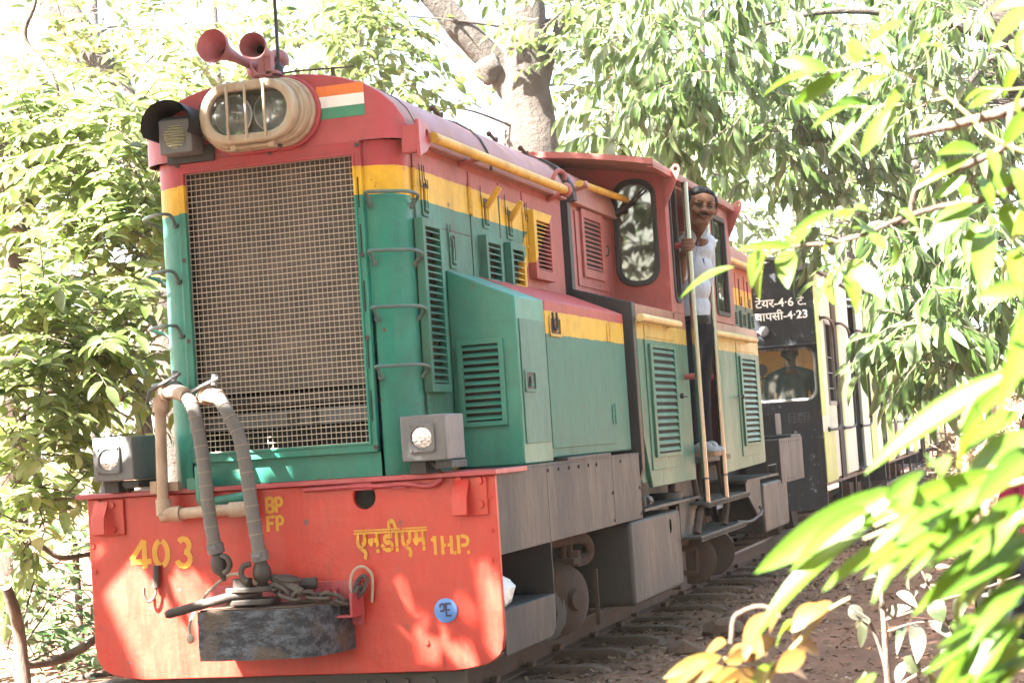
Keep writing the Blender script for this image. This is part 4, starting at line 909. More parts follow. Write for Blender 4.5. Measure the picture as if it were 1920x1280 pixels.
bm = B(); cyl(bm, (.18, -.12, 2.55), (.60, -.05, 2.56), .014, 8); bmesh.ops.create_uvsphere(bm, u_segments=8, v_segments=6, radius=.022, matrix=Matrix.Translation((.18, -.12, 2.55))); obj('coupling_bar', bm, M['darkgrey'], c1)
for txt, x0, x1, z, h in (('टेयर-4·6 टै.', .425, .895, 2.150, 1), ('वापसी-4·23', .42, .90, 2.030, 1)):
    cu = bpy.data.curves.new('lettering', 'FONT'); cu.body = txt; cu.size = 1; cu.extrude = .006; cu.offset = .017; cu.resolution_u = 4
    o = bpy.data.objects.new('tmp', cu); C.objects.link(o); bpy.context.view_layer.update()
    me = bpy.data.meshes.new_from_object(o.evaluated_get(bpy.context.evaluated_depsgraph_get())); bpy.data.objects.remove(o)
    xs = [v.co.x for v in me.vertices]; s = (x1-x0)/(max(xs)-min(xs)); mnx = min(xs)
    for v in me.vertices: p = v.co.copy(); v.co = (x0+(p.x-mnx)*s, -.003-p.z*.2, z+p.y*s*.95)
    b_ = B(); b_.from_mesh(me); stagger(b_, .0004); b_.to_mesh(me); b_.free()
    me.name = 'lettering'; me.materials.clear(); me.materials.append(M['white']); o = bpy.data.objects.new('lettering', me); C.objects.link(o); o.parent = c1
bm = B()
for z in (1.075, 1.10, 1.125, 1.155): box(bm, .655, .845, -.003, -.001, z, z+.002)
for x in (.655, .71, .75, .80, .843): box(bm, x, x+.002, -.0045, -.0035, 1.075, 1.157)
obj('notice_table', bm, M['lampgrey'], c1, smooth=0)
coach(6.95, 6.9, 'second coach, pale with dark window slots, beyond the black gap')
coach(14.4, 6.9, 'third coach, farthest one, lime edged and mostly behind leaves')
# ---------------------------------------------------------------- ground and track
def bend(y): return -math.tan(math.radians(1.0))*max(0.0, y-9.95)
k = NT('red_earth'); p = k.pos(); n1 = k.noise(p, 1.1, 6, .65); n2 = k.noise(p, 9, 6, .7); n3 = k.noise(p, 60, 4, .7)
c = k.mix(k.ramp(n1, .35, .7), (.155, .068, .036), (.27, .13, .072)); c = k.mix(k.ramp(n2, .48, .7, 0, .7), c, (.11, .07, .045)); c = k.mix(k.ramp(n3, .6, .75, 0, .6), c, (.42, .31, .22))
k.l(c, k.b.inputs['Base Color']); k.b.inputs['Roughness'].default_value = .95; k.bump(k.math('ADD', n2, k.math('MULTIPLY', n3, .5)), .8, .04); M['earth'] = k.m
def gz(x, y):
    d = abs(x-bend(y)); base = -.143-.05*min(1, max(0, (d-.7)/.8))
    v = .035*noise.noise((x*1.3, y*1.3, 0))+.034*noise.noise((x*4.1, y*4.1, 3)); v *= min(1, max(.25, (d-.4)))
    rise = 0
    if x > 3.2: rise += .10*min(12, x-3.2)*min(1, max(0, (y-2)/8))
    return base+v+rise
def axis(a, b, lo, hi, fine, coarse):
    out = []; q = lo
    while q < hi:
        out.append(q); q += fine if a <= q < b else coarse*(1+min(8, max(a-q, q-b)/6))
    out.append(hi); return out
gx = axis(-4, 6, -160, 160, .14, .8); gy = axis(-8, 13, -60, 330, .16, .8)
bm = B(); V = [[bm.verts.new((x, y, gz(x, y))) for x in gx] for y in gy]
for j in range(len(gy)-1):
    for i in range(len(gx)-1): bm.faces.new((V[j][i], V[j][i+1], V[j+1][i+1], V[j+1][i]))
tag(obj('ground', bm, M['earth'], None, smooth=60, recalc=False), kind='structure')
M['rail'] = paint('rusty_rail', (.07, .03, .017), dust=(.15, .08, .048), dust_amt=.6, rough=.7, bump=.25)
M['railtop'] = paint('rail_head', (.35, .28, .24), dust=(.3, .18, .11), dust_amt=.5, rough=.35, metal=.6, bump=.1)
M['sleeper'] = paint('earthy_sleeper', (.085, .05, .032), dust=(.23, .13, .08), dust_amt=.9, rough=.9, bump=.4)
track = tag(empty('railway_track', (0, 0, 0)), kind='structure')
for s in (1, -1):
    bm = B(); prof = [(-.045, -.125), (.045, -.125), (.045, -.117), (.008, -.105), (.008, -.035), (.025, -.027), (.025, -.004), (.018, 0), (-.018, 0), (-.025, -.004), (-.025, -.027), (-.008, -.035), (-.008, -.105), (-.045, -.117)]
    rings = []
    for y in [-12, -4, 0, 4, 8, 9.95, 14, 20, 30, 45]: rings.append([bm.verts.new((s*.33+bend(y)+a, y, b)) for a, b in prof])
    for r0, r1 in zip(rings, rings[1:]):
        for i in range(len(prof)):
            f = bm.faces.new((r0[i], r0[(i+1) % len(prof)], r1[(i+1) % len(prof)], r1[i])); f.material_index = 1 if i in (6, 7, 8, 7) else 0
    obj('rail', bm, [M['rail'], M['railtop']], track, smooth=30)
RS = random.Random(5); sl0 = None
for i in range(62):
    y = -9+.62*i
    if sl0 is None:
        bm = B(); rings = []
        for x, dz, w in ((-.86, -.10, .13), (-.80, -.02, .12), (-.72, 0, .105), (.72, 0, .105), (.80, -.02, .12), (.86, -.10, .13)):
            rings.append([bm.verts.new((x, yy*w, zz+dz)) for yy, zz in ((-1, -.10), (-.8, -.03), (-.45, 0), (.45, 0), (.8, -.03), (1, -.10))])
        for a, b in zip(rings, rings[1:]):
            for j in range(5): bm.faces.new((a[j], a[j+1], b[j+1], b[j]))
        bm.faces.new(rings[0]); bm.faces.new(rings[-1][::-1])
        for s in (1, -1):
            for t in (.065, -.065): box(bm, s*.33+t-.02, s*.33+t+.02, -.035, .035, .0, .03)
        sl0 = obj('sleeper', bm, M['sleeper'], track, bevel=.006); o = sl0
    else: o = shared_copy(sl0, track)
    o.location = (bend(y)+RS.uniform(-.03, .03), y, -.106+RS.uniform(-.016, .010)); o.rotation_euler.z = RS.uniform(-.03, .03)

def scatter(name, proto_v, proto_f, mats4, mats, parent=None, kind='stuff', smooth=False):
    """join many transformed copies of a small mesh into one object"""
    A = np.asarray(mats4, dtype=np.float32); pv = np.asarray(proto_v, dtype=np.float32); n, m = len(A), len(pv)
    co = np.einsum('nij,mj->nmi', A[:, :3, :3], pv)+A[:, None, :3, 3]
    pf = np.asarray(proto_f, dtype=np.int32); k_ = pf.shape[1]
    idx = (pf[None]+(np.arange(n, dtype=np.int32)*m)[:, None, None]).reshape(-1)
    me = bpy.data.meshes.new(name); me.vertices.add(n*m); me.vertices.foreach_set('co', co.reshape(-1)); nf = n*len(pf)
    me.loops.add(len(idx)); me.loops.foreach_set('vertex_index', idx); me.polygons.add(nf)
    me.polygons.foreach_set('loop_start', np.arange(nf, dtype=np.int32)*k_); me.polygons.foreach_set('loop_total', np.full(nf, k_, dtype=np.int32))
    me.update(); me.validate()
    for mm in (mats if isinstance(mats, (list, tuple)) else [mats]): me.materials.append(mm)
    if smooth: me.shade_smooth()
    o = bpy.data.objects.new(name, me); C.objects.link(o)
    if parent: o.parent = parent
    if kind: o['kind'] = kind
    return o

def rmat(k, cols, rough=.8, spec=.3):
    """material whose colour varies from piece to piece"""
    g = k.n('NewGeometry'); oi = k.n('ObjectInfo'); r = k.math('FRACT', k.math('ADD', g.outputs['Random Per Island'], oi.outputs['Random']))
    cr = k.n('ValToRGB'); e = cr.color_ramp.elements
    while len(e) < len(cols): e.new(.5)
    for i, c in enumerate(cols): e[i].position = i/(len(cols)-1); e[i].color = (*c, 1)
    k.l(r, cr.inputs[0]); k.b.inputs['Roughness'].default_value = rough; k.b.inputs['Specular IOR Level'].default_value = spec
    return cr.outputs[0]
k = NT('fallen_leaves'); k.l(rmat(k, [(.12, .075, .045), (.20, .12, .065), (.30, .21, .125), (.15, .09, .05), (.25, .14, .07)]), k.b.inputs['Base Color']); M['litter'] = k.m
k = NT('small_stones'); k.l(rmat(k, [(.13, .085, .06), (.27, .18, .13), (.20, .13, .095), (.34, .27, .22)], .95), k.b.inputs['Base Color']); M['stones'] = k.m
lv = [(0, 0, 0), (.35, -.2, .06), (.4, 0, 0), (.35, .2, .06), (.75, -.15, .08), (.78, 0, .04), (.75, .15, .08), (1, 0, .15)]
lf = [(0, 1, 2, 2), (0, 2, 3, 3)]
lfq = [(1, 4, 5, 2), (2, 5, 6, 3)]
tri = [(0, 1, 2), (0, 2, 3), (1, 4, 5), (1, 5, 2), (2, 5, 6), (2, 6, 3), (4, 7, 5), (5, 7, 6)]
ms = []
for i in range(15000):
    y = RS.uniform(-4, 15); x = .42+abs(RS.gauss(0, 1.3))
    if RS.random() < .15: x = -RS.uniform(.8, 5)
    s = RS.uniform(.02, .065); m = Matrix.Translation((x, y, gz(x, y)+.004)) @ Matrix.Rotation(RS.uniform(0, 6.28), 4, 'Z') @ Matrix.Rotation(RS.gauss(0, .3), 4, 'X') @ Matrix.Rotation(RS.gauss(0, .25), 4, 'Y') @ Matrix.Diagonal((s, s, s, 1)); ms.append(m)
scatter('leaf_litter', lv, tri, ms, M['litter'])
icb = bmesh.new(); bmesh.ops.create_icosphere(icb, subdivisions=1, radius=1); iv = [tuple(v.co*(1+.25*noise.noise(v.co*2.3))) for v in icb.verts]; it = [[v.index for v in f.verts] for f in icb.faces]; icb.free()
ms = []
for i in range(1700):
    y = RS.uniform(-3, 14); x = (1 if RS.random() < .8 else -1)*(RS.uniform(.1, 1.25) if RS.random() < .6 else .9+abs(RS.gauss(0, 1.2)))
    s = RS.uniform(.006, .018) if RS.random() < .97 else RS.uniform(.02, .045)
    m = Matrix.Translation((x, y, gz(x, y)+s*.2)) @ Matrix.Rotation(RS.uniform(0, 6.28), 4, 'Z') @ Matrix.Rotation(RS.uniform(0, 3), 4, 'X') @ Matrix.Diagonal((s, s*RS.uniform(.6, 1), s*.6, 1)); ms.append(m)
scatter('track_stones', iv, it, ms, M['stones'])
# rocks by the sleeper ends
RK = ((1.02, 3.0, .10, 'rough brown stone lying beyond the end of a sleeper, nearest of the trackside stones'), (1.12, 3.75, .13, 'largest brown stone beside the sleeper ends, partly in shade'), (1.04, 4.5, .09, 'small angular stone farthest along the sleeper ends'))
for x, y, s, lb in RK:
    bm = B(); bmesh.ops.create_icosphere(bm, subdivisions=2, radius=1)
    for v in bm.verts: v.co = Vector((v.co.x*s, v.co.y*s*.8, v.co.z*s*.6))*(1+.35*noise.noise(v.co*1.7+Vector((x*9, y, 0))))
    tag(obj('rock', bm, M['sleeper'], None, smooth=25, loc=(x, y, gz(x, y)+s*.25)), lb, 'rock', 'stones beside the sleepers')
# white plastic bag on the toolbox shelf and a scrap by the rail
k = NT('thin_plastic'); k.b.inputs['Base Color'].default_value = (.75, .74, .70, 1); k.b.inputs['Roughness'].default_value = .35; k.bump(k.noise(k.pos(), 18, 4), .8, .02); M['bag'] = k.m
bm = B(); bmesh.ops.create_icosphere(bm, subdivisions=3, radius=1)
for v in bm.verts:
    f = 1+.28*noise.noise(v.co*2.1)+.12*noise.noise(v.co*5); v.co = Vector((v.co.x*.09*f, v.co.y*.14*f, max(-.055, v.co.z*.085*f)))
tag(obj('plastic_bag', bm, M['bag'], None, smooth=30, loc=(.82, .22, .442)), 'crumpled white plastic bag lying on the shelf behind the red buffer beam', 'bag')
bm = B(); pts = [(0, 0), (.12, .03), (.2, -.02), (.24, .08), (.13, .13), (.03, .10)]; prism_z(bm, [(a*.7, b*.7) for a, b in pts], 0, .006)
tag(obj('plastic_scrap', bm, M['bag'], None, loc=(.78, 8.9, gz(.78, 8.9)+.035)), 'small white scrap of plastic lying on the ground beside the far rail', 'litter')
# straw heap beside the track
k = NT('straw'); k.l(rmat(k, [(.16, .095, .05), (.28, .19, .11), (.34, .26, .17), (.22, .13, .08)], .7), k.b.inputs['Base Color']); M['straw'] = k.m
hc = at(1885, 800, Y=11.2); hs = tag(empty('straw_heap', (hc.x, hc.y, gz(hc.x, hc.y))), 'tall heap of loose pale straw beside the coaches', 'straw heap')
bm = B(); bmesh.ops.create_icosphere(bm, subdivisions=4, radius=1); HR = (.72, 1.0, 1.55); h0 = gz(hc.x, hc.y)
surf = []
for v in bm.verts:
    f = 1+.16*noise.noise(v.co*1.8)+.08*noise.noise(v.co*5); q = Vector((v.co.x*HR[0]*f, v.co.y*HR[1]*f, max(-.05, v.co.z*HR[2]*f)))
    if v.co.z > -.02: surf.append((q.copy(), v.co.copy()))
    v.co = q
obj('heap', bm, M['straw'], hs, smooth=60)
sv = [(0, -.5, 0), (1, -.5, 0), (1, .5, 0), (0, .5, 0), (.5, -.5, .03), (.5, .5, .03)]; sf = [(0, 4, 5, 3), (4, 1, 2, 5)]; ms = []
for i in range(5200):
    q, nn = surf[RS.randrange(len(surf))]; q = q*RS.uniform(.96, 1.06); L = RS.uniform(.08, .34)
    d = Vector((RS.gauss(0, 1), RS.gauss(0, 1), RS.gauss(0, .7))); d = (d-nn*d.dot(nn)*.75).normalized(); up = (nn+Vector((RS.gauss(0, .3), RS.gauss(0, .3), RS.gauss(0, .3)))).normalized(); yv = up.cross(d).normalized(); zv = d.cross(yv)
    m = Matrix(((d.x*L, yv.x*.008, zv.x*L, q.x), (d.y*L, yv.y*.008, zv.y*L, q.y), (d.z*L, yv.z*.008, zv.z*L, q.z), (0, 0, 0, 1))); ms.append(m)
scatter('straw', sv, sf, ms, M['straw'], hs)

# thin scattering box added as a pale veil, imitating lens glare
k = NT('dusty_air'); k.t.nodes.remove(k.b); pv = k.n('VolumePrincipled'); pv.inputs['Color'].default_value = (.97, .95, .90, 1); pv.inputs['Density'].default_value = VEIL; pv.inputs['Anisotropy'].default_value = .2
k.l(pv.outputs[0], k.out.inputs['Volume'])
bm = B(); box(bm, -170, 170, -70, 340, -1.6, 19); hz = obj('haze', bm, k.m, None, smooth=0); hz['kind'] = 'stuff'
# ---------------------------------------------------------------- vegetation
def leaf_geo(W, seg=4, fold=.22, curl=.25, wide=.45):
    v, f = [], []
    for i in range(seg+1):
        t = i/seg; w = W*.5*(math.sin(math.pi*min(1, t)**(.9 if wide < .5 else 1.1)))**.8 if 0 < t < 1 else .0
        z = -curl*t*t
        v += [(t, -w, z+fold*w*1.6), (t, 0, z), (t, w, z+fold*w*1.6)]
    tri = []
    for i in range(seg):
        a, b = i*3, i*3+3
        for j in (0, 1):
            if i == 0: tri.append((a+1, b+j, b+j+1))
            elif i == seg-1: tri.append((a+j, b+1, a+j+1))
            else: tri += [(a+j, b+j, b+j+1), (a+j, b+j+1, a+j+1)]
    return v, tri
LG = {'broad': leaf_geo(.42), 'ovate': leaf_geo(.50, curl=.15), 'long': leaf_geo(.30, curl=.4), 'simple': leaf_geo(.45, 2), 'big': leaf_geo(.36, 8, .16, .28)}
def leaf_mat(name, cols, trans, tfac=.4, rough=.4, spec=.5, dust=None, veins=False):
    k = NT(name); col = rmat(k, cols, rough, spec)
    if dust: col = k.mix(k.ramp(k.noise(k.pos(), 9, 4), .42, .7, 0, dust), col, (.34, .32, .27))
    if veins:
        n = k.noise(k.pos(), 14, 3); col = k.mix(k.ramp(n, .4, .7, 0, .35), col, tuple(c*.6 for c in cols[0]))
    k.l(col, k.b.inputs['Base Color'])
    tr = k.n('BsdfTranslucent'); mx = k.n('Mix', data_type='RGBA', blend_type='MULTIPLY'); mx.inputs[0].default_value = 0
    hs = k.n('HueSaturation'); hs.inputs['Value'].default_value = trans; hs.inputs['Hue'].default_value = .485; k.l(col, hs.inputs['Color']); k.l(hs.outputs[0], tr.inputs[0])
    ms = k.n('MixShader'); ms.inputs[0].default_value = tfac; k.l(k.b.outputs[0], ms.inputs[1]); k.l(tr.outputs[0], ms.inputs[2]); k.l(ms.outputs[0], k.out.inputs[0]); return k.m
LM = {
 'left': leaf_mat('pale_green_leaves', [(.045, .075, .014), (.07, .10, .024), (.055, .088, .016), (.085, .11, .035), (.04, .07, .018)], 2.5, .58, .45, .3, .18),
 'low': leaf_mat('shaded_leaves', [(.035, .08, .02), (.05, .11, .03), (.07, .12, .05), (.045, .09, .03)], 1.4, .35, .4, .45, .25),
 'mid': leaf_mat('canopy_leaves', [(.042, .075, .015), (.06, .095, .02), (.035, .065, .016), (.07, .10, .03)], 1.9, .45, .45, .3, .12),
 'mango': leaf_mat('long_dark_leaves', [(.040, .078, .016), (.052, .095, .022), (.075, .11, .042), (.095, .118, .07), (.046, .088, .02)], 2.2, .46, .32, .5, .08),
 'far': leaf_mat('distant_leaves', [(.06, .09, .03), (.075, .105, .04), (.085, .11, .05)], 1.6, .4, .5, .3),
 'lime': leaf_mat('young_lime_leaves', [(.055, .115, .008), (.075, .14, .012), (.05, .11, .012), (.085, .15, .02)], 1.7, .42, .36, .5, None, True),
 'orange': leaf_mat('orange_young_leaves', [(.13, .078, .02), (.15, .085, .024), (.11, .095, .02)], 1.6, .42, .38, .45, None, True),
 'dusty': leaf_mat('dusty_leaves', [(.022, .036, .010), (.03, .045, .014), (.05, .05, .032), (.018, .036, .010), (.062, .058, .046)], 1.3, .3, .45, .5, .5),
}
k = NT('grey_bark'); p = k.pos(); n1 = k.noise(p, 5, 6, .7, (1, 1, .3)); n2 = k.noise(p, 16, 5, .7); k.l(k.mix(k.ramp(n1, .35, .68), k.mix(k.ramp(n2, .4, .65), (.018, .013, .010), (.036, .027, .021)), (.055, .045, .037)), k.b.inputs['Base Color']); k.b.inputs['Roughness'].default_value = .9; k.bump(k.math('ADD', n1, n2), 1.0, .05); M['bark'] = k.m
k = NT('brown_bark'); p = k.pos(); n1 = k.noise(p, 14, 6, .7, (1, 1, .3)); k.l(k.mix(k.ramp(n1, .35, .68), (.04, .027, .02), (.095, .068, .052)), k.b.inputs['Base Color']); k.b.inputs['Roughness'].default_value = .9; k.bump(n1, .8, .02); M['twig'] = k.m

def frame_of(d, up):
    d = d.normalized(); y = up.cross(d)
    if y.length < 1e-3: y = d.orthogonal()
    y.normalize(); z = d.cross(y); return d, y, z
def mk(p, d, up, L, Wd=None):
    d, y, z = frame_of(d, up); w = Wd or L
    return Matrix(((d.x*L, y.x*w, z.x*L, p.x), (d.y*L, y.y*w, z.y*L, p.y), (d.z*L, y.z*w, z.z*L, p.z), (0, 0, 0, 1)))
def spray(R, o, d, length, n, ls, style):
    out = []; d = d.normalized(); dr = .35 if style == 'broad' else .9; pts = []
    side = d.cross(Vector((0, 0, 1)))
    if side.length < .1: side = Vector((1, 0, 0))
    side.normalize()
    for i in range(n+1):
        t = (i+.6)/(n+.6); p = o+d*length*t+Vector((0, 0, -dr*length*.5*t*t)); tg = (d+Vector((0, 0, -dr*t))).normalized(); pts.append(p)
        if style == 'broad':
            s = side*(1 if i % 2 else -1); ld = tg*R.uniform(.35, .8)+s*(1 if i < n else .1)+Vector((0, 0, R.uniform(-.55, .15))); up = Vector((R.gauss(0, .35), R.gauss(0, .35), 1))
        else:
            a = R.uniform(0, 6.283); b2 = side.cross(d); rad = side*math.cos(a)+b2*math.sin(a); ld = tg*.6+rad*R.uniform(.4, .9)+Vector((0, 0, -R.uniform(.35, 1.1))); up = Vector((R.gauss(0, .5), R.gauss(0, .5), .8))+rad*.5
        L = ls*R.uniform(.65, 1.15)
        out.append(mk(p, ld, up, L))
    return out, pts
def in_view(p, mx=60):
    v = p-CAM; z = v.dot(_f)
    if z < .2: return None
    x = 960+FPX*v.dot(CR)/z; y = 640-FPX*v.dot(CU)/z
    return z if (-mx < x < 1920+mx and -mx < y < 1280+mx) else None
def crown(root, R, clumps, geo, mat, ls, style, n_obj, nleaf=8, twl=.45, keep=None, twigs=True, shape=None):
    mats = []; tw = B()
    for c, r, n in clumps:
        c = Vector(c); r = (r, r, r) if isinstance(r, (int, float)) else r
        for i in range(n):
            while True:
                q = Vector((R.uniform(-1, 1), R.uniform(-1, 1), R.uniform(-1, 1)))
                if .15 < q.length <= 1: break
            o = c+Vector((q.x*r[0], q.y*r[1], q.z*r[2])); d = Vector((q.x, q.y, q.z*.5+.1))+Vector((R.gauss(0, .4), R.gauss(0, .4), R.gauss(0, .25)))
            m, pts = spray(R, o, d, twl*R.uniform(.6, 1.2), nleaf, ls, style); mats += m
            if twigs: tube(tw, [o-d.normalized()*.12]+pts[::3]+[pts[-1]], [.006, .002], 3, False)
    if keep: mats = [m for m in mats if keep(m)]
    base = root.matrix_world.translation if False else Vector(root.location)
    inv = Matrix.Translation(-base)
    if twigs: t = obj('twigs', tw, M['twig'], root, recalc=False); t.location = -base; t['kind'] = 'stuff'
    else: tw.free()
    if n_obj:
        seen = sorted(((in_view(m.translation) or 1e9, i) for i, m in enumerate(mats)))
        pick = {i for z, i in seen[:n_obj] if z < 1e8}
    else: pick = set()
    v, f = LG[geo]; L0 = None
    for i in pick:
        if L0 is None:
            me = bpy.data.meshes.new('leaf'); me.from_pydata(v, [], f); me.materials.append(mat); me.shade_smooth(); L0 = me
        o = bpy.data.objects.new('leaf', L0); C.objects.link(o); o.parent = root; o.matrix_basis = inv @ mats[i]
    rest = [inv @ m for i, m in enumerate(mats) if i not in pick]
    if rest: scatter('foliage', v, f, rest, mat, root, 'stuff', True)
    return len(mats)
def woody(root, limbs, mat, name='trunk', n=10, rough=.0, kind=None):
    base = Vector(root.location)
    for i, (pts, rad) in enumerate(limbs):
        bm = B(); P = catmull([Vector(p)-base for p in pts], 6); tube(bm, P, list(rad), n)
        if rough:
            for v in bm.verts: v.co += Vector((noise.noise(v.co*3.1), noise.noise(v.co*3.1+Vector((9, 0, 0))), 0))*rough
        obj(name if i == 0 else 'branch', bm, mat, root, smooth=60)
def limbs_to(trunk, clumps, R, r0=.03):
    out = []; T = [Vector(p) for p in trunk]
    for c, r, n in clumps:
        c = Vector(c)
        if min((q-c).length for q in T) > 2.4: continue
        b = min(T, key=lambda q: (q-c).length+max(0, q.z-c.z)*2); mid = (b+c)/2+Vector((R.gauss(0, .15), R.gauss(0, .15), R.uniform(0, .25))); out.append(([b, mid, c], (r0, r0*.6, r0*.25)))
    return out
def tree(name, label, cat, trunk, rad, clumps, geo, mat, ls, style, n_obj, seed, group=None, bark='bark', nleaf=8, twl=.45, extra=(), limb=.03, tn=12, rough=.02):
    R = random.Random(seed); b = Vector(trunk[0]); root = tag(empty(name, b), label, cat, group)
    woody(root, [(trunk, rad)]+list(extra), M[bark], n=tn, rough=rough)
    woody(root, [([Vector(q) for q in l[0]], l[1]) for l in limbs_to(catmull(trunk, 4), clumps, R, limb)], M[bark], 'branch', 6) if limb else None
    crown(root, R, clumps, geo, LM[mat], ls, style, n_obj, nleaf, twl); return root
def G(p): return Vector((p.x, p.y, gz(p.x, p.y)-.05))
def cl(px, py, Y, r, n): return (at(px, py, Y=Y), r, n)

# far green wall: single trees beyond the track, each with its own trunk
FAR = [(-60, 27, 'pale distant tree at the far left edge behind the sunlit shrubs'), (170, 30, 'pale distant tree behind the big leaning trunk'), (420, 29, 'distant tree behind the horns'), (640, 31, 'distant tree behind the flag sticker'), (1120, 33, 'distant tree just right of the forked trunk'), (1290, 30, 'distant tree above the cab roof corner'), (1480, 34, 'distant tree above the black coach front'), (1720, 36, 'distant tree behind the drooping long leaved tree'), (1960, 34, 'distant tree at the far right edge')]
for i, (px, Y, lb) in enumerate(FAR):
    R = random.Random(100+i); b = G(at(px, 800, Y=Y)); u = .0075*(Y+7.3)/25
    top = at(px+R.uniform(-40, 40), -200, Y=Y); cs = []
    for j in range(13):
        qx, qy = px+R.gauss(0, 95), R.uniform(-60, 640); cs.append((at(qx, qy, Y=Y+R.uniform(-2, 2)), R.uniform(.5, .95), R.randint(13, 22)))
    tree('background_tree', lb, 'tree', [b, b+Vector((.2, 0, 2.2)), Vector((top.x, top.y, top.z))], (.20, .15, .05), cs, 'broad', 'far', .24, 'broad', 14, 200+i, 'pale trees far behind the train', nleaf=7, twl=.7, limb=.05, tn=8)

# big forked tree behind the cab
b = G(at(1010, 800, Y=17)); f1 = at(1000, 300, Y=17); f2 = at(985, 165, Y=17); up1 = at(985, 20, Y=17); up2 = at(968, -120, Y=17)
tr = [b, (b+f1)/2, f1, f2, up1, up2]
left = [at(975, 190, Y=17), at(925, 120, Y=16.9), at(870, 60, Y=16.7), at(810, -10, Y=16.5), at(740, -90, Y=16.3)]
right = [at(1005, 190, Y=17), at(1030, 110, Y=17.1), at(1045, 60, Y=17.2), at(1075, -60, Y=17.3)]
cs = [cl(690, 70, 14, .5, 26), cl(730, 140, 14, .42, 24), cl(790, 215, 15, .4, 16), cl(640, 40, 15, .6, 24), cl(900, -60, 18, .5, 18), cl(1060, 20, 16, .6, 26), cl(1130, 90, 17, .6, 24), cl(1100, 200, 19, .5, 12), cl(560, 90, 17, .6, 20), cl(1090, 270, 20, .4, 10), cl(1150, 20, 17, .5, 20), cl(700, 30, 16, .6, 24), cl(960, 60, 19, .7, 16), cl(500, 20, 17, .6, 16)]
t1 = tree('forked_tree', 'big grey barked tree with forked trunk rising behind the locomotive cab', 'tree', tr, (.40, .39, .385, .33, .27, .23), cs, 'broad', 'mid', .225, 'broad', 260, 11, nleaf=8, twl=.55, extra=[(left, (.20, .20, .19, .17, .16)), (right, (.12, .09, .07, .05))], limb=.025, tn=18, rough=.035)
bm = B(); kn = at(918, 130, Y=16.75)-Vector(t1.location); ell(bm, kn, (.20, .15, .22), u=14, v=10)
for v in bm.verts: v.co += (v.co-kn)*.45*noise.noise(v.co*6)
obj('burl', bm, M['bark'], t1, smooth=60)

# trees and shrubs on the left
b = G(at(330, 860, Y=14)); tr = [b, at(300, 500, Y=14), at(235, 215, Y=14), at(170, 100, Y=14), at(95, -10, Y=14), at(20, -130, Y=14)]
cs = [cl(60, 60, 11, .5, 26), cl(330, 40, 13, .5, 20), cl(250, 110, 11, .45, 18), cl(150, 210, 10, .5, 26), cl(370, 150, 12, .35, 14), cl(20, 150, 9, .45, 22), cl(220, 20, 14, .5, 14)]
tree('leaning_tree', 'pale leaning trunk overexposed at the top left among leaves', 'tree', tr, (.24, .23, .22, .22, .20, .18), cs, 'broad', 'left', .20, 'broad', 150, 21, nleaf=8, twl=.5, limb=.02, tn=14)
b = G(at(-10, 760, Y=5.2)); tr = [b, at(15, 600, Y=5.2), at(26, 440, Y=5.2), at(20, 350, Y=5.2), at(-30, 200, Y=5.3)]
ex = [([at(112, 230, Y=6.0), at(100, 150, Y=6), at(46, 76, Y=6), at(66, 5, Y=6), at(60, -50, Y=6)], (.03, .035, .03, .018, .012)), ([at(26, 440, Y=4.7), at(60, 370, Y=5.0), at(112, 230, Y=6.0)], (.09, .05, .03))]
cs = [cl(110, 260, 4.5, .35, 30), cl(210, 300, 4.2, .33, 30), cl(60, 330, 4.8, .35, 18), cl(170, 390, 4.0, .33, 28), cl(250, 200, 5.0, .33, 24), cl(80, 470, 4.2, .3, 24), cl(230, 460, 3.8, .3, 24), cl(40, 210, 5.0, .3, 20), cl(270, 330, 4.0, .25, 16), cl(180, 270, 6.0, .4, 20), cl(0, 300, 4.5, .4, 24)]
tree('shade_shrub_tree', 'dark stemmed tree at the left edge with a kinked bare branch near its top', 'tree', tr, (.16, .15, .15, .12, .08), cs, 'broad', 'left', .18, 'broad', 290, 22, bark='twig', nleaf=8, twl=.38, extra=ex, limb=.014)
b = G(at(282, 960, Y=5.5)); tr = [b, at(272, 840, Y=5.5), at(262, 740, Y=5.5), at(232, 690, Y=5.4), at(236, 560, Y=5.3), at(255, 480, Y=5.2)]
ex = [([at(262, 760, Y=5.5), at(235, 745, Y=5.3), at(150, 738, Y=5.0), at(85, 735, Y=4.8), at(30, 790, Y=4.6)], (.05, .04, .03, .025, .015)), ([at(150, 740, Y=7.5), at(125, 830, Y=7.5), at(150, 900, Y=7.5)], (.10, .11, .12))]
cs = [cl(120, 560, 3.0, .28, 24), cl(230, 600, 3.2, .25, 22), cl(60, 620, 3.0, .28, 24), cl(170, 660, 2.8, .25, 22), cl(250, 680, 3.4, .2, 14), cl(90, 700, 2.6, .25, 20), cl(40, 760, 2.6, .28, 20), cl(30, 880, 2.4, .28, 20), cl(120, 870, 2.8, .22, 10), cl(20, 520, 3.2, .3, 20), cl(110, 790, 5, .25, 10), cl(70, 960, 2.4, .24, 16), cl(285, 560, 4.5, .18, 10), cl(200, 520, 4.5, .3, 16)]
tree('bent_shrub', 'brown bent shrub beside the left lamp of the locomotive, horizontal branch at lamp height', 'shrub', tr, (.075, .07, .065, .045, .035, .02), cs, 'broad', 'left', .16, 'broad', 290, 23, bark='twig', nleaf=8, twl=.34, extra=ex, limb=.012)
b = G(at(45, 1270, Y=2.2)); tr = [b, at(36, 1190, Y=2.2), at(28, 1145, Y=2.1), at(10, 1100, Y=2.0)]
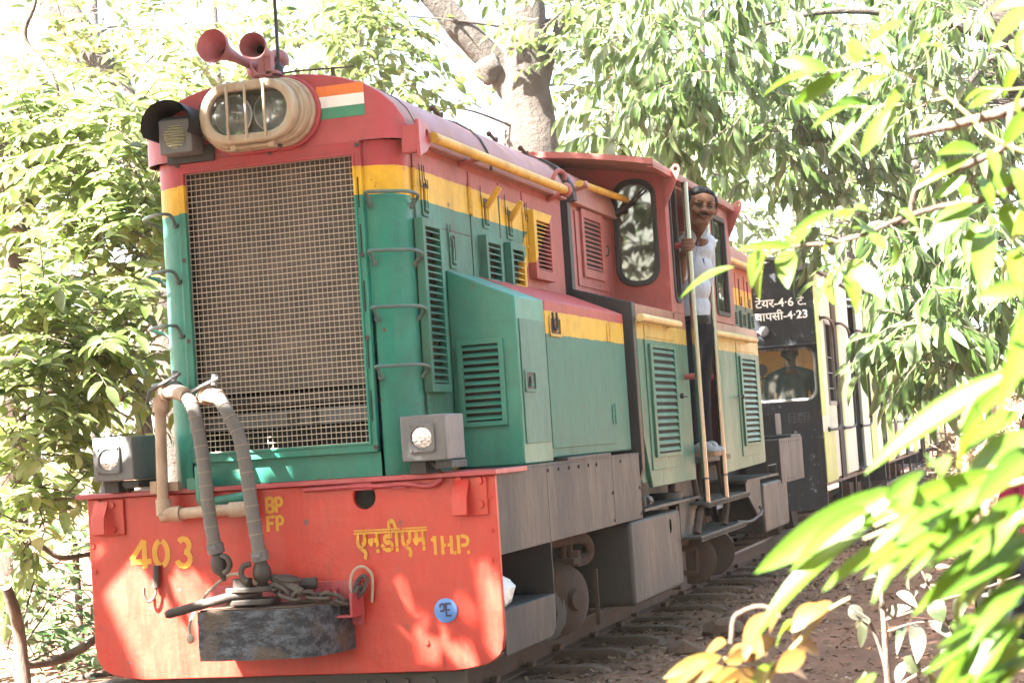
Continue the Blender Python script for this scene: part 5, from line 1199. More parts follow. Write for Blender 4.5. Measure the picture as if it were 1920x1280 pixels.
ex = [([at(38, 1250, Y=2.2), at(110, 1235, Y=2.6), at(175, 1200, Y=2.8), at(205, 1170, Y=3)], (.02, .03, .025, .02)), ([at(80, 1300, Y=2.6), at(160, 1270, Y=2.8), at(230, 1260, Y=3)], (.025, .025, .02)), ([at(20, 1160, Y=2.4), at(45, 1030, Y=2.6), at(75, 1022, Y=2.7), at(115, 1045, Y=2.8), at(170, 1038, Y=3)], (.012, .018, .018, .017, .016))]
cs = [cl(60, 1090, 3.4, .28, 17), cl(140, 1120, 3.8, .28, 15), cl(40, 1200, 3.2, .28, 17), cl(140, 1220, 3.6, .28, 15), cl(90, 1270, 3.0, .25, 12), cl(10, 1020, 3.4, .22, 10), cl(220, 1260, 3.4, .22, 8), cl(130, 1010, 4.6, .25, 8), cl(90, 1150, 4.6, .3, 12)]
tree('low_bush', 'dark green low bush with thick bent stems at the bottom left corner', 'bush', tr, (.045, .04, .038, .03), cs, 'ovate', 'low', .115, 'broad', 220, 24, bark='twig', nleaf=7, twl=.32, extra=ex, limb=.008)
b = G(at(150, 1180, Y=4.6)); tr = [b, at(146, 1100, Y=4.6), at(138, 1030, Y=4.6), at(124, 975, Y=4.5), at(112, 930, Y=4.4)]
cs = [cl(115, 920, 4.0, .2, 8), cl(150, 960, 6.0, .22, 8), cl(40, 830, 5.5, .3, 10), cl(130, 700, 6.5, .35, 14), cl(200, 780, 7.0, .3, 12)]
tree('slender_sapling', 'slender dark sapling stem standing just left of the red buffer beam', 'sapling', tr, (.03, .03, .03, .028, .022), cs, 'broad', 'left', .13, 'broad', 60, 25, bark='twig', nleaf=7, twl=.3, limb=.008)

# long leaved tree hanging over the coaches on the right
b = G(Vector((6.2, 10.5, 0))); tr = [b, Vector((6.1, 10.6, 1.8)), at(1965, 200, Y=10.8), at(1880, 30, Y=10.6), at(1840, -80, Y=10.5)]
ex = [([at(1885, 60, Y=10.6), at(1850, 110, Y=10.2), at(1815, 160, Y=9.8), at(1795, 200, Y=9.5)], (.06, .045, .03, .02)), ([at(1890, 90, Y=10.6), at(1760, 40, Y=10), at(1560, 20, Y=9.6), at(1380, 60, Y=9.4)], (.05, .04, .03, .015))]
R = random.Random(77); cs = []
for j in range(74):
    u = R.random(); px = 1185+u*735; lo = 180+290*min(1, max(0, (px-1120)/420)); py = R.uniform(-60, lo)
    if 1330 < px < 1600 and py > 330: py -= 150
    cs.append(cl(px, py, R.uniform(8.2, 12.5), R.uniform(.26, .42), R.randint(8, 13)))
for px, py in ((1700, 500), (1720, 590), (1745, 640), (1730, 540), (1740, 610), (1790, 560), (1740, 660), (1840, 540), (1800, 640), (1860, 600), (1760, 450), (1850, 440), (1900, 520), (1690, 470), (1780, 690), (1880, 480)): cs.append(cl(px, py, R.uniform(5.6, 7.2), .24, 11))
tree('drooping_tree', 'tall tree with long drooping leaves hanging over the coaches at right', 'tree', tr, (.26, .24, .17, .13, .1), cs, 'long', 'mango', .225, 'mango', 300, 31, bark='bark', nleaf=8, twl=.34, extra=ex, limb=.012)
b = G(at(1600, 800, Y=22)); tr = [b, at(1598, 520, Y=22), at(1590, 360, Y=22), at(1585, 200, Y=22)]
cs = [cl(1360, 380, 20, .5, 12), cl(1480, 440, 20, .4, 10), cl(1560, 420, 21, .4, 10), cl(1640, 380, 20, .5, 12), cl(1340, 250, 19, .6, 18), cl(1440, 330, 19, .4, 10), cl(1240, 230, 19, .5, 20), cl(1180, 260, 20, .4, 14), cl(1180, 140, 18, .5, 20), cl(1300, 110, 18, .6, 20)]
tree('pale_trunk_tree', 'pale straight trunk seen above the black coach front', 'tree', tr, (.2, .19, .17, .15), cs, 'broad', 'mid', .2, 'broad', 60, 32, nleaf=8, twl=.5, limb=.03)

# ---------------------------------------------------------------- plants close to the camera on the right
def leaf_obj(root, mat, p0, p1, wpx, Y0, Y1, R, roll=0.0):
    a, b_ = at(*p0, Y=Y0), at(*p1, Y=Y1); d = b_-a; L = d.length; view = (CAM-a).normalized()
    side = d.normalized().cross(view); wv = wpx/FPX*(a-CAM).dot(_f)/.36*(.84 if mat == 'lime' and Y0 < -5.4 else 1.0)
    q = Quaternion(d.normalized(), roll+R.uniform(-.5, .5)); up = q @ (view+Vector((0, 0, .55))+Vector((0, 0, R.uniform(-.2, .3))))
    v, f = LG['big']; key = 'big_'+mat
    if key not in bpy.data.meshes:
        me = bpy.data.meshes.new(key); me.from_pydata(v, [], f); me.materials.append(LM[mat]); me.shade_smooth()
    o = bpy.data.objects.new('leaf', bpy.data.meshes[key]); C.objects.link(o); o.parent = root; o.matrix_basis = Matrix.Translation(-Vector(root.location)) @ mk(a, d, up, L, wv)
def stem(root, pts, Y, r, mat='twig', name='branch'):
    P = [at(x, y, Y=(Y if isinstance(Y, (int, float)) else Y[0]+(Y[1]-Y[0])*i/(len(pts)-1)))-Vector(root.location) for i, (x, y) in enumerate(pts)]
    bm = B(); tube(bm, catmull(P, 5), r, 7); return obj(name, bm, M[mat], root, smooth=60)
def Z4(l): return [(1380+x*.4376, y*.4376) for x, y in l]
def Z3(l): return [(1240+x*.354, 900+y*.354) for x, y in l]
R = random.Random(9)
k = NT('green_stem'); k.b.inputs['Base Color'].default_value = (.14, .13, .05, 1); M['gstem'] = k.m
ya = -4.9
fa = tag(empty('lime_leaved_tree', (3.95, -4.3, -.2)), 'young tree with bright lime leaves on thin twigs reaching in at the upper right', 'tree')
woody(fa, [([(3.95, -4.3, -.2), (3.9, -4.35, .9), (3.85, -4.5, 1.9), (3.7, -4.6, 2.6)], (.05, .045, .035, .02))], M['twig'])
e0 = (2000, 330)
stem(fa, Z4([(1400, 700), (1234, 650), (1100, 590), (980, 480), (880, 400), (780, 340), (680, 290), (600, 270), (480, 295), (330, 325)]), ya, (.0035, .001), 'gstem')
stem(fa, Z4([(900, 420), (780, 445), (690, 450), (600, 460), (480, 456)]), ya, (.0016, .0008), 'gstem'); stem(fa, Z4([(830, 350), (828, 280), (815, 220), (790, 185)]), ya, (.0013, .0007), 'gstem')
stem(fa, Z4([(1500, 350), (1234, 450), (1000, 520), (740, 580)]), ya+.15, (.011, .0045)); stem(fa, Z4([(1185, 470), (1155, 620), (1030, 690), (900, 740), (780, 800), (755, 870), (740, 945), (640, 955)]), ya+.1, (.006, .003))
stem(fa, Z4([(1450, 650), (1234, 765), (1150, 820), (1000, 870), (880, 885), (700, 940), (560, 1000), (420, 1040), (250, 1055), (60, 1110)]), ya, (.006, .0015))
stem(fa, Z4([(1400, 360), (1234, 378), (1140, 385), (1050, 380)]), ya, (.0015, .001), 'gstem')
LA = [(400, 300, 185, 245, 75), (330, 322, 70, 350, 45), (450, 315, 228, 455, 70), (530, 300, 415, 410, 60), (640, 320, 495, 370, 50), (525, 270, 440, 195, 55), (530, 270, 500, 150, 80), (560, 200, 655, 70, 50), (600, 215, 560, 130, 55), (560, 250, 640, 200, 50), (700, 345, 650, 310, 40),
 (500, 455, 345, 475, 40), (570, 440, 465, 410, 45), (600, 460, 385, 625, 62), (690, 450, 515, 650, 85), (735, 360, 640, 430, 60), (800, 330, 735, 410, 55), (710, 215, 790, 120, 60), (800, 205, 885, 150, 55), (790, 190, 830, 105, 50),
 (425, 905, 255, 945, 48), (500, 915, 430, 905, 45), (495, 925, 510, 830, 45), (240, 1055, 30, 1040, 48), (130, 1080, -10, 1235, 120), (150, 1075, 30, 1210, 70), (220, 1070, 205, 1175, 95), (440, 1140, 330, 1250, 70), (480, 1120, 600, 1225, 100), (455, 1150, 540, 1260, 75), (640, 985, 760, 1100, 85), (575, 1000, 640, 1040, 60), (425, 1035, 330, 1050, 40), (500, 980, 610, 955, 40), (690, 910, 750, 880, 40), (320, 980, 255, 1010, 40), (220, 1050, 240, 985, 60),
 (1000, 680, 775, 770, 52), (1060, 655, 915, 590, 90), (985, 755, 840, 835, 58), (1010, 865, 820, 1010, 110), (1000, 920, 840, 1060, 90), (1050, 950, 985, 1100, 90), (1075, 980, 1040, 1140, 110), (940, 1040, 855, 1140, 60), (1150, 870, 1190, 980, 90), (1210, 900, 1230, 1080, 90), (1230, 1060, 1085, 1160, 55), (1190, 1060, 1200, 1170, 70), (1120, 720, 1160, 815, 85), (1040, 760, 1110, 830, 60), (1000, 790, 950, 840, 60), (1234, 380, 1160, 460, 60),
 (1140, 380, 970, 360, 48), (1140, 390, 975, 450, 48), (1234, 480, 1165, 610, 70), (1300, 20, 1035, 170, 95), (1280, 0, 1060, 20, 55), (1250, 110, 1205, 230, 65), (1100, 870, 1040, 960, 80), (1190, 720, 1250, 780, 70), (1080, 640, 1130, 700, 60), (1200, 300, 1150, 350, 50)]
for x0, y0, x1, y1, w in LA:
    (a, b_) = Z4([(x0, y0), (x1, y1)]); leaf_obj(fa, 'lime', a, b_, w*.4376, ya+R.uniform(-.05, .05), ya+R.uniform(-.09, .09), R)
leaf_obj(fa, 'lime', (1378, 500), (1264, 532), 30, ya, ya, R)

# large blurred lime leaves low at the right edge
yb = -5.75
fb = tag(empty('large_leaved_shrub', (3.62, -5.3, -.2)), 'shrub with the largest lime leaves, blurred, nearest the camera at the right edge', 'shrub')
woody(fb, [([(3.62, -5.3, -.2), (3.6, -5.35, .4), (3.52, -5.55, .95), (3.45, -5.65, 1.15)], (.025, .022, .015, .008))], M['twig'])
stem(fb, [(2050, 860), (1920, 900), (1800, 935), (1700, 960), (1640, 985)], yb, (.0028, .0012), 'gstem'); stem(fb, [(2050, 640), (1920, 690), (1840, 730), (1800, 800)], yb, (.0025, .0012), 'gstem'); stem(fb, [(2050, 980), (1920, 985), (1830, 960), (1700, 980), (1620, 1010)], yb+.1, (.0028, .0012), 'gstem'); stem(fb, [(2050, 1080), (1920, 1090), (1840, 1150), (1780, 1200)], yb+.1, (.0028, .0012), 'gstem')
LB = [(1690, 912, 1405, 1062, 78), (1620, 1000, 1384, 1146, 58), (1505, 1085, 1450, 1140, 22), (1640, 1000, 1495, 1140, 40), (1625, 1005, 1545, 1138, 34), (1790, 980, 1625, 1076, 46), (1825, 985, 1700, 1110, 44), (1915, 965, 1790, 1075, 50), (1930, 690, 1605, 832, 66), (1930, 700, 1700, 860, 60), (1920, 770, 1770, 840, 52), (1765, 895, 1752, 795, 58), (1700, 960, 1688, 866, 56), (1940, 810, 1790, 872, 62), (1920, 880, 1620, 960, 66), (1930, 930, 1800, 1010, 60), (1860, 890, 1740, 960, 50), (1820, 1168, 1735, 1250, 42), (1870, 1178, 1780, 1280, 50), (1925, 1098, 1815, 1172, 44), (1838, 1235, 1745, 1290, 46), (1925, 1150, 1875, 1185, 36), (1618, 1254, 1530, 1275, 36), (1935, 1010, 1850, 1080, 46), (1760, 940, 1640, 1000, 44), (1700, 935, 1600, 990, 40), (1940, 620, 1880, 700, 50), (1960, 560, 1890, 640, 46), (1830, 560, 1925, 530, 40), (1890, 1130, 1830, 1230, 46), (1930, 1200, 1850, 1290, 50), (1780, 1010, 1700, 1060, 40), (1935, 840, 1860, 900, 56)]
for i in range(14):
    x0, y0 = R.uniform(1640, 1930), R.uniform(930, 1290); t = R.uniform(2.5, 3.3); L_ = R.uniform(70, 150); LB.append((x0, y0, x0+L_*math.cos(t), y0+L_*abs(math.sin(t))*1.2, L_*.34))
for i in range(22):
    x0, y0 = R.uniform(1600, 1930), R.uniform(1080, 1300); t = R.uniform(2.3, 3.4); L_ = R.uniform(60, 110); LB.append((x0, y0, x0+L_*math.cos(t), y0+L_*abs(math.sin(t))*1.1, L_*.30))
for i in range(34):
    x0, y0 = R.uniform(1640, 1960), R.uniform(880, 1240); t = R.gauss(2.6, .22); L_ = R.uniform(110, 230); LB.append((x0, y0, x0+L_*math.cos(t), y0+L_*math.sin(t), L_*.29))
LB = [l for l in LB if not (1440 < l[2] < 1730 and 1075 < l[3] < 1300)]
for x0, y0, x1, y1, w in LB: leaf_obj(fb, 'lime', (x0, y0), (x1, y1), w, yb+R.uniform(-.06, .08), yb+R.uniform(-.12, .1), R)
yc = -5.2
fo = tag(empty('orange_leaved_sprout', (2.9, -4.9, -.2)), 'sprout with orange young leaves at the bottom, below the large lime leaves', 'sprout')
woody(fo, [([(2.9, -4.9, -.2), (2.92, -5.0, .1), at(1438, 1320, Y=-5.2)], (.01, .008, .004))], M['gstem'], 'stem')
stem(fo, Z3([(560, 1190), (560, 1073), (640, 950), (780, 800), (880, 690), (1000, 620)]), yc, (.004, .0015), 'gstem'); stem(fo, [(1371, 1205), (1376, 1160), (1392, 1146), (1420, 1136), (1445, 1140), (1463, 1156)], yc, (.003, .002)); stem(fo, Z3([(600, 1000), (480, 960), (330, 940)]), yc, (.002, .001), 'gstem')
LO = [(830, 650, 700, 760, 90), (630, 700, 510, 800, 90), (345, 860, 205, 885, 90), (600, 840, 360, 935, 105), (320, 930, 40, 995, 80), (330, 985, 0, 1075, 95), (690, 835, 880, 895, 90), (640, 985, 830, 1010, 105), (350, 1050, 90, 1085, 85), (560, 900, 420, 900, 80), (600, 960, 460, 1050, 90), (780, 760, 640, 760, 80), (520, 1010, 330, 1090, 90), (700, 740, 560, 850, 80), (480, 880, 330, 960, 90), (250, 960, 60, 1050, 80), (760, 900, 620, 1000, 90), (560, 700, 430, 810, 80), (900, 640, 760, 720, 70), (420, 1000, 240, 1080, 90)]
for i, (x0, y0, x1, y1, w) in enumerate(LO): (a, b_) = Z3([(x0, y0), (x1, y1)]); leaf_obj(fo, 'orange' if i not in (10, 13) else 'lime', a, b_, w*.354*1.2, yc+R.uniform(-.04, .04), yc+R.uniform(-.08, .08), R)
yd = -3.2
fd = tag(empty('dusty_sapling', G(at(1668, 1330, Y=yd))), 'thin dusty sapling with grey green leaves on the bare earth path', 'sapling')
stem(fd, Z3([(1215, 1250), (1200, 1073), (1180, 760), (1165, 560), (1160, 470)]), yd, (.009, .004), name='trunk'); stem(fd, Z3([(1180, 740), (1340, 690), (1500, 630), (1700, 575), (1900, 500)]), yd, (.005, .002)); stem(fd, Z3([(1200, 1070), (1170, 930), (1110, 760), (1080, 720), (1000, 670)]), yd, (.005, .002)); stem(fd, Z3([(1260, 1085), (1400, 1000), (1520, 930)]), yd, (.005, .002)); stem(fd, Z3([(1380, 480), (1440, 600), (1500, 720), (1560, 850)]), yd, (.003, .002)); stem(fd, Z3([(1200, 800), (1340, 755), (1500, 745), (1560, 740)]), yd, (.003, .0015))
LD = [(1000, 660, 1060, 740, 80), (1080, 720, 1045, 890, 55), (1340, 755, 1380, 890, 95), (1290, 760, 1245, 835, 50), (1420, 745, 1525, 800, 60), (1290, 930, 1365, 1020, 95), (1285, 960, 1240, 1065, 55), (1430, 630, 1490, 740, 100), (1560, 620, 1585, 745, 70), (1740, 590, 1690, 690, 85), (1360, 590, 1290, 640, 60), (1450, 460, 1555, 440, 45), (1640, 520, 1550, 510, 60), (1400, 490, 1440, 600, 62), (1800, 560, 1735, 655, 90), (1250, 590, 1335, 620, 60), (1380, 570, 1450, 520, 60), (1500, 640, 1430, 690, 55), (1520, 740, 1600, 770, 60), (1160, 520, 1100, 470, 40), (1170, 640, 1150, 720, 30), (1185, 700, 1290, 660, 55), (1100, 760, 1030, 700, 60), (1640, 600, 1560, 680, 60), (1480, 920, 1560, 860, 60), (1560, 850, 1620, 930, 70), (1090, 1020, 1010, 1075, 80), (1400, 1000, 1470, 1060, 60), (1330, 480, 1270, 560, 60), (1600, 560, 1680, 500, 60)]
for x0, y0, x1, y1, w in LD: (a, b_) = Z3([(x0, y0), (x1, y1)]); leaf_obj(fd, 'dusty', a, b_, w*.354, yd+R.uniform(-.05, .05), yd+R.uniform(-.12, .12), R)

# ---------------------------------------------------------------- tall shade tree left of the camera; its crown dapples the locomotive
def inpoly(x, y, P):
    c = False; j = len(P)-1
    for i in range(len(P)):
        if (P[i][1] > y) != (P[j][1] > y) and x < (P[j][0]-P[i][0])*(y-P[i][1])/(P[j][1]-P[i][1])+P[i][0]: c = not c
        j = i
    return c
def pz(L, Y=0): return [(q.x, q.z) for q in (at(a, b_, Y=Y) for a, b_ in L)]
GAPS = [(0, pz([(150, 1070), (215, 1030), (262, 1075), (290, 1111), (330, 1165), (372, 1216), (430, 1270), (520, 1300), (140, 1310)])),
        (0, pz([(322, 1083), (371, 1082), (402, 1119), (370, 1155)])), (0, pz([(380, 1160), (470, 1200), (600, 1245), (600, 1280), (420, 1262)])),
        (0, pz([(803, 1056), (945, 1056), (960, 1235), (930, 1215)])), (0, pz([(741, 1077), (768, 1092), (820, 1175), (890, 1240), (862, 1246), (836, 1190), (780, 1130)])),
        (0, pz([(709, 1138), (722, 1146), (764, 1184), (746, 1188)])), (0, pz([(709, 1165), (722, 1172), (752, 1216), (730, 1202)])), (0, pz([(765, 1188), (778, 1190), (815, 1235), (792, 1238)])),
        (-.12, pz([(330, 720), (360, 720), (360, 760), (395, 760), (395, 730), (440, 730), (450, 790), (400, 800), (330, 770)], -.12)), (-.1, pz([(380, 230), (410, 165), (470, 150), (540, 150), (560, 170), (450, 250), (400, 275)], -.1)), (-.1, pz([(755, 775), (800, 770), (800, 860), (760, 862)], -.1)), (-.1, pz([(182, 822), (236, 820), (236, 860), (185, 870)], -.1)), (.15, pz([(292, 430), (330, 430), (338, 660), (312, 640)], .15)), (.15, pz([(312, 690), (345, 700), (350, 800), (320, 780)], .15)), (-.1, pz([(365, 55), (420, 60), (430, 110), (380, 125)], -.1))]
def lit(p):
    for yp, P in GAPS:
        t = (p.y-yp)/SUN.y
        if t > 0:
            q = p-SUN*t
            if any(inpoly(q.x+ox, q.z+oz, P) for ox, oz in ((.018, .018), (-.018, -.018), (.018, -.018), (-.018, .018))): return True
    return False
def keep(m):
    p = m.translation; d = Vector((m[0][0], m[1][0], m[2][0]))
    w = Vector((m[0][1], m[1][1], m[2][1]))
    return not any(lit(p+d*s+w*t) for s, t in ((.05, 0), (.5, .2), (.5, -.2), (.95, 0)))
R = random.Random(4); b = Vector((-5.6, -3.6, gz(-5.6, -3.6)-.05))
sh = tag(empty('shade_tree', b), 'tall spreading tree out of frame on the left, its crown over the track', 'tree')
tp = [b, b+Vector((.2, .3, 2.4)), b+Vector((.7, .9, 5.0)), b+Vector((1.6, 1.6, 6.6)), b+Vector((2.4, 3.2, 7.6))]
woody(sh, [(tp, (.32, .28, .22, .15, .08))]+[([tp[2], tp[3]+Vector((-.4, 2.5, .2)), tp[3]+Vector((.2, 5.5, .6)), tp[3]+Vector((.6, 8, .4))], (.14, .1, .07, .03)), ([tp[2], Vector((-3.2, -3.0, 6.2)), Vector((-1.6, -2.9, 6.8))], (.11, .07, .03)), ([tp[1], Vector((-3.4, -2.9, 3.9)), Vector((-1.5, -2.2, 4.3))], (.10, .06, .02))], M['bark'])
origins = []
for i in range(4600):
    T = Vector((R.uniform(-1.05, 1.5), R.uniform(-.5, 9.4), R.uniform(0.2, 2.9)))
    if R.random() < .55: T = Vector((R.uniform(-1.2, 1.15), R.uniform(-.3, .3), R.uniform(.0, 3.0)))
    h = T.z+R.uniform(2.7, 3.9) if abs(T.y) < .5 else R.uniform(5.6, 8.0)
    origins.append(T+SUN*((h-T.z)/SUN.z))
for i in range(1500): T = Vector((R.uniform(-3.6, 2.2), R.uniform(-5.5, -.3), -.1)); h = R.uniform(4.2, 6.5); origins.append(T+SUN*((h-T.z)/SUN.z))
mats = []
for o in origins:
    m, _p = spray(R, o, Vector((R.gauss(0, 1), R.gauss(0, 1), R.gauss(0, .3))), .42, 7, .165, 'broad'); mats += m
mats = [m for m in mats if keep(m)]
v, f = LG['simple']; inv = Matrix.Translation(-b); scatter('crown', v, f, [inv @ m for m in mats], LM['mid'], sh, 'stuff', True)

# unseen trees added round the viewpoint to cut sky light and darken reflections
ROUND = [(3.3, -13.2, 'tree outside the picture, nearest behind the viewer'), (-6.5, -15, 'tree outside the picture, behind and left of the viewer'), (-.5, -16, 'tree outside the picture, straight behind the viewer'), (5.5, -14.5, 'tree outside the picture, behind and right of the viewer'), (9.0, -9.0, 'tree outside the picture, right of the viewer'), (9.6, -2.5, 'tree outside the picture, right of the lime leaved tree'), (9.2, 4.5, 'tree outside the picture, right of the dirt path'), (-10.5, -9, 'tree outside the picture, left of the viewer and beyond the shade tree')]
for i, (x, y, lb) in enumerate(ROUND):
    R = random.Random(400+i); b = Vector((x, y, gz(x, y)-.05)); root = tag(empty('clearing_tree', b), lb, 'tree', 'trees around the viewpoint')
    woody(root, [([b, b+Vector((.1, .1, 2)), b+Vector((.2, -.1, 5)), b+Vector((.3, 0, 8))], (.24, .2, .14, .05))], M['bark'])
    cs = [(b+Vector((R.gauss(0, 1.4), R.gauss(0, 1.2), R.uniform(.9, 8.6))), R.uniform(.9, 1.4), 30) for j in range(26)]
    crown(root, R, cs, 'simple', LM['low'], .34, 'broad', 0, 7, .8, None, False)

# two unseen trees added to block skylight, crowns kept off the sunlit zones
def sunlit_zone(p):
    q = p-SUN*((p.z-1.2)/SUN.z)
    return lit(p) or (2.0 < q.x < 4.6 and -7.0 < q.y < -1.5) or (q.x < -1.2 and q.y > -.5) or (q.x > 1.6 and q.y > 4.5)
for x, y, lb, x0, x1 in ((-9.5, -12.5, 'tall tree outside the picture whose crown roofs the left half of the clearing', -10, -1.0), (8.0, -12.0, 'tall tree outside the picture whose crown roofs the right half of the clearing', -1.0, 9)):
    R = random.Random(int(900+x)); b = Vector((x, y, gz(x, y)-.05)); root = tag(empty('tall_tree', b), lb, 'tree', 'tall trees roofing the clearing')
    mid = (x0+x1)/2
    woody(root, [([b, b+Vector((.1, .1, 3)), b+Vector(((mid-x)*.2, 1, 6.5)), Vector((mid, -8, 8.8)), Vector((mid, -2, 9.4))], (.4, .34, .26, .14, .04))]+[([b+Vector(((mid-x)*.2, 1, 6.5)), Vector((mid+q, -13, 8.8)), Vector((mid+q*1.6, -16, 9.2))], (.16, .1, .04)) for q in (-2, 2)], M['bark'])
    ms = []
    for i in range(1750):
        o = Vector((R.uniform(x0, x1), R.uniform(-18, 4), R.uniform(8.0, 10.2)))
        if sunlit_zone(o): continue
        m, _p = spray(R, o, Vector((R.gauss(0, 1), R.gauss(0, 1), R.gauss(0, .3))), .8, 7, .36, 'broad'); ms += [q for q in m if not sunlit_zone(q.translation)]
    v, f = LG['simple']; inv = Matrix.Translation(-b); scatter('crown', v, f, [inv @ m for m in ms], LM['low'], root, 'stuff', True)
# ---------------------------------------------------------------- people
def skin_mat(name, c):
    k = NT(name); n = k.noise(k.pos(), 30, 4); k.l(k.mix(k.ramp(n, .35, .7), c, tuple(x*.75 for x in c)), k.b.inputs['Base Color']); k.b.inputs['Roughness'].default_value = .6; k.b.inputs['Specular IOR Level'].default_value = .3; k.b.inputs['Subsurface Weight'].default_value = .08; k.b.inputs['Subsurface Radius'].default_value = (.02, .008, .004); return k.m
def cloth(name, c, r=.85):
    k = NT(name); n = k.noise(k.pos(), 9, 4); k.l(k.mix(k.ramp(n, .35, .7, 0, .5), c, tuple(x*.75 for x in c)), k.b.inputs['Base Color']); k.b.inputs['Roughness'].default_value = r; k.b.inputs['Specular IOR Level'].default_value = .2
    k.bump(k.noise(k.pos(), 14, 3, .6, (1, 1, .4)), .5, .03); return k.m
M['skin'] = skin_mat('brown_skin', (.155, .074, .042)); M['shirt'] = cloth('pale_blue_shirt', (.40, .45, .52)); M['trousers'] = cloth('navy_trousers', (.006, .007, .013)); M['hair'] = cloth('black_hair', (.005, .005, .005), .7); M['belt'] = cloth('black_belt', (.01, .01, .01), .4); M['shoe'] = cloth('white_shoe', (.33, .32, .30), .5); M['sole'] = cloth('tan_sole', (.45, .27, .16), .7); M['teal'] = cloth('teal_shirt', (.03, .13, .13)); M['magenta'] = cloth('crimson_cloth', (.24, .008, .05)); M['lips'] = skin_mat('lips', (.16, .05, .04))
k = NT('eye_white'); k.b.inputs['Base Color'].default_value = (.075, .06, .05, 1); k.b.inputs['Roughness'].default_value = .7; M['eye'] = k.m
k = NT('dark_iris'); k.b.inputs['Base Color'].default_value = (.012, .007, .005, 1); k.b.inputs['Roughness'].default_value = .6; M['iris'] = k.m
def fuse(name, bm, mat, parent, voxel=.008, smooth=4):
    """melt overlapping closed shapes into one continuous surface"""
    me = bpy.data.meshes.new(name); bm.to_mesh(me); bm.free(); o = bpy.data.objects.new(name, me); C.objects.link(o)
    md = o.modifiers.new('r', 'REMESH'); md.mode = 'VOXEL'; md.voxel_size = voxel; md.adaptivity = 0
    s = o.modifiers.new('s', 'SMOOTH'); s.iterations = smooth; s.factor = .5
    bpy.context.view_layer.update(); e = o.evaluated_get(bpy.context.evaluated_depsgraph_get()); m2 = bpy.data.meshes.new_from_object(e)
    o.modifiers.clear(); o.data = m2; bpy.data.meshes.remove(me); m2.name = name; m2.materials.clear(); m2.materials.append(mat); m2.shade_smooth(); o.parent = parent; return o
def capsule(bm, pts, rad, n=14):
    P = [Vector(p) for p in pts]; tube(bm, catmull(P, 4) if len(P) > 2 else P, list(rad) if not isinstance(rad, (int, float)) else rad, n)
    r = rad if not isinstance(rad, (int, float)) else [rad, rad]
    ell(bm, P[0], (r[0],)*3, u=12, v=8); ell(bm, P[-1], (r[-1],)*3, u=12, v=8)
def HM(c, yaw, pitch=0, roll=0, s=1.0): return Matrix.Translation(Vector(c)) @ Matrix.Rotation(yaw, 4, 'Z') @ Matrix.Rotation(pitch, 4, 'X') @ Matrix.Rotation(roll, 4, 'Y') @ Matrix.Scale(s, 4)
def hell(bm, m, c, rad, rot=0):
    q = bmesh.ops.create_uvsphere(bm, u_segments=18, v_segments=12, radius=1, matrix=m @ Matrix.Translation(Vector(c)) @ Matrix.Rotation(rot, 4, 'Y') @ Matrix.Diagonal((*rad, 1)))
def head_shapes(bm, m):
    """face looks along -y"""
    for c, r in (((0, .012, .030), (.074, .094, .088)), ((0, -.028, -.032), (.057, .061, .073)), ((0, -.052, -.085), (.036, .036, .034)), ((0, -.070, .040), (.052, .028, .040)), ((.036, -.066, -.022), (.026, .024, .026)), ((-.036, -.066, -.022), (.026, .024, .026)),
                 ((0, -.108, -.022), (.0145, .020, .015)), ((0, -.094, -.004), (.009, .014, .026)), ((.012, -.095, -.026), (.009, .012, .009)), ((-.012, -.095, -.026), (.009, .012, .009)), ((.03, -.083, .022), (.024, .013, .008)), ((-.03, -.083, .022), (.024, .013, .008)),
                 ((0, -.088, -.052), (.026, .012, .010)), ((.076, .012, -.008), (.010, .020, .031)), ((-.076, .012, -.008), (.010, .020, .031)), ((0, .02, -.08), (.044, .046, .06))): hell(bm, m, c, r)
def face_parts(root, m):
    for s in (1, -1):
        bm = B(); hell(bm, m, (.030*s, -.0815, .004), (.0112, .0098, .0046)); e = obj('eye', bm, M['eye'], root, smooth=80)
        bm = B(); hell(bm, m, (.030*s+.0045, -.0905, .0045), (.0070, .004, .0048)); obj('iris', bm, M['iris'], e, smooth=80)
        bm = B(); P = [m @ Vector((s*a, b_, c)) for a, b_, c in ((.010, -.094, .022), (.022, -.097, .029), (.036, -.091, .029), (.048, -.078, .021))]; tube(bm, catmull(P, 4), [.0020, .0032, .0028, .0012], 6); obj('eyebrow', bm, M['hair'], root, smooth=80)
    bm = B(); P = [m @ Vector(p) for p in ((-.034, -.083, -.055), (-.022, -.097, -.044), (-.004, -.104, -.0405), (.004, -.104, -.0405), (.022, -.097, -.044), (.034, -.083, -.055))]; tube(bm, catmull(P, 4), [.002, .0048, .0058, .0058, .0048, .002], 7); obj('moustache', bm, M['hair'], root, smooth=80)
    bm = B(); hell(bm, m, (0, -.0965, -.0535), (.021, .0075, .0035)); hell(bm, m, (0, -.0955, -.0615), (.017, .0085, .0048)); obj('lips', bm, M['lips'], root, smooth=80)
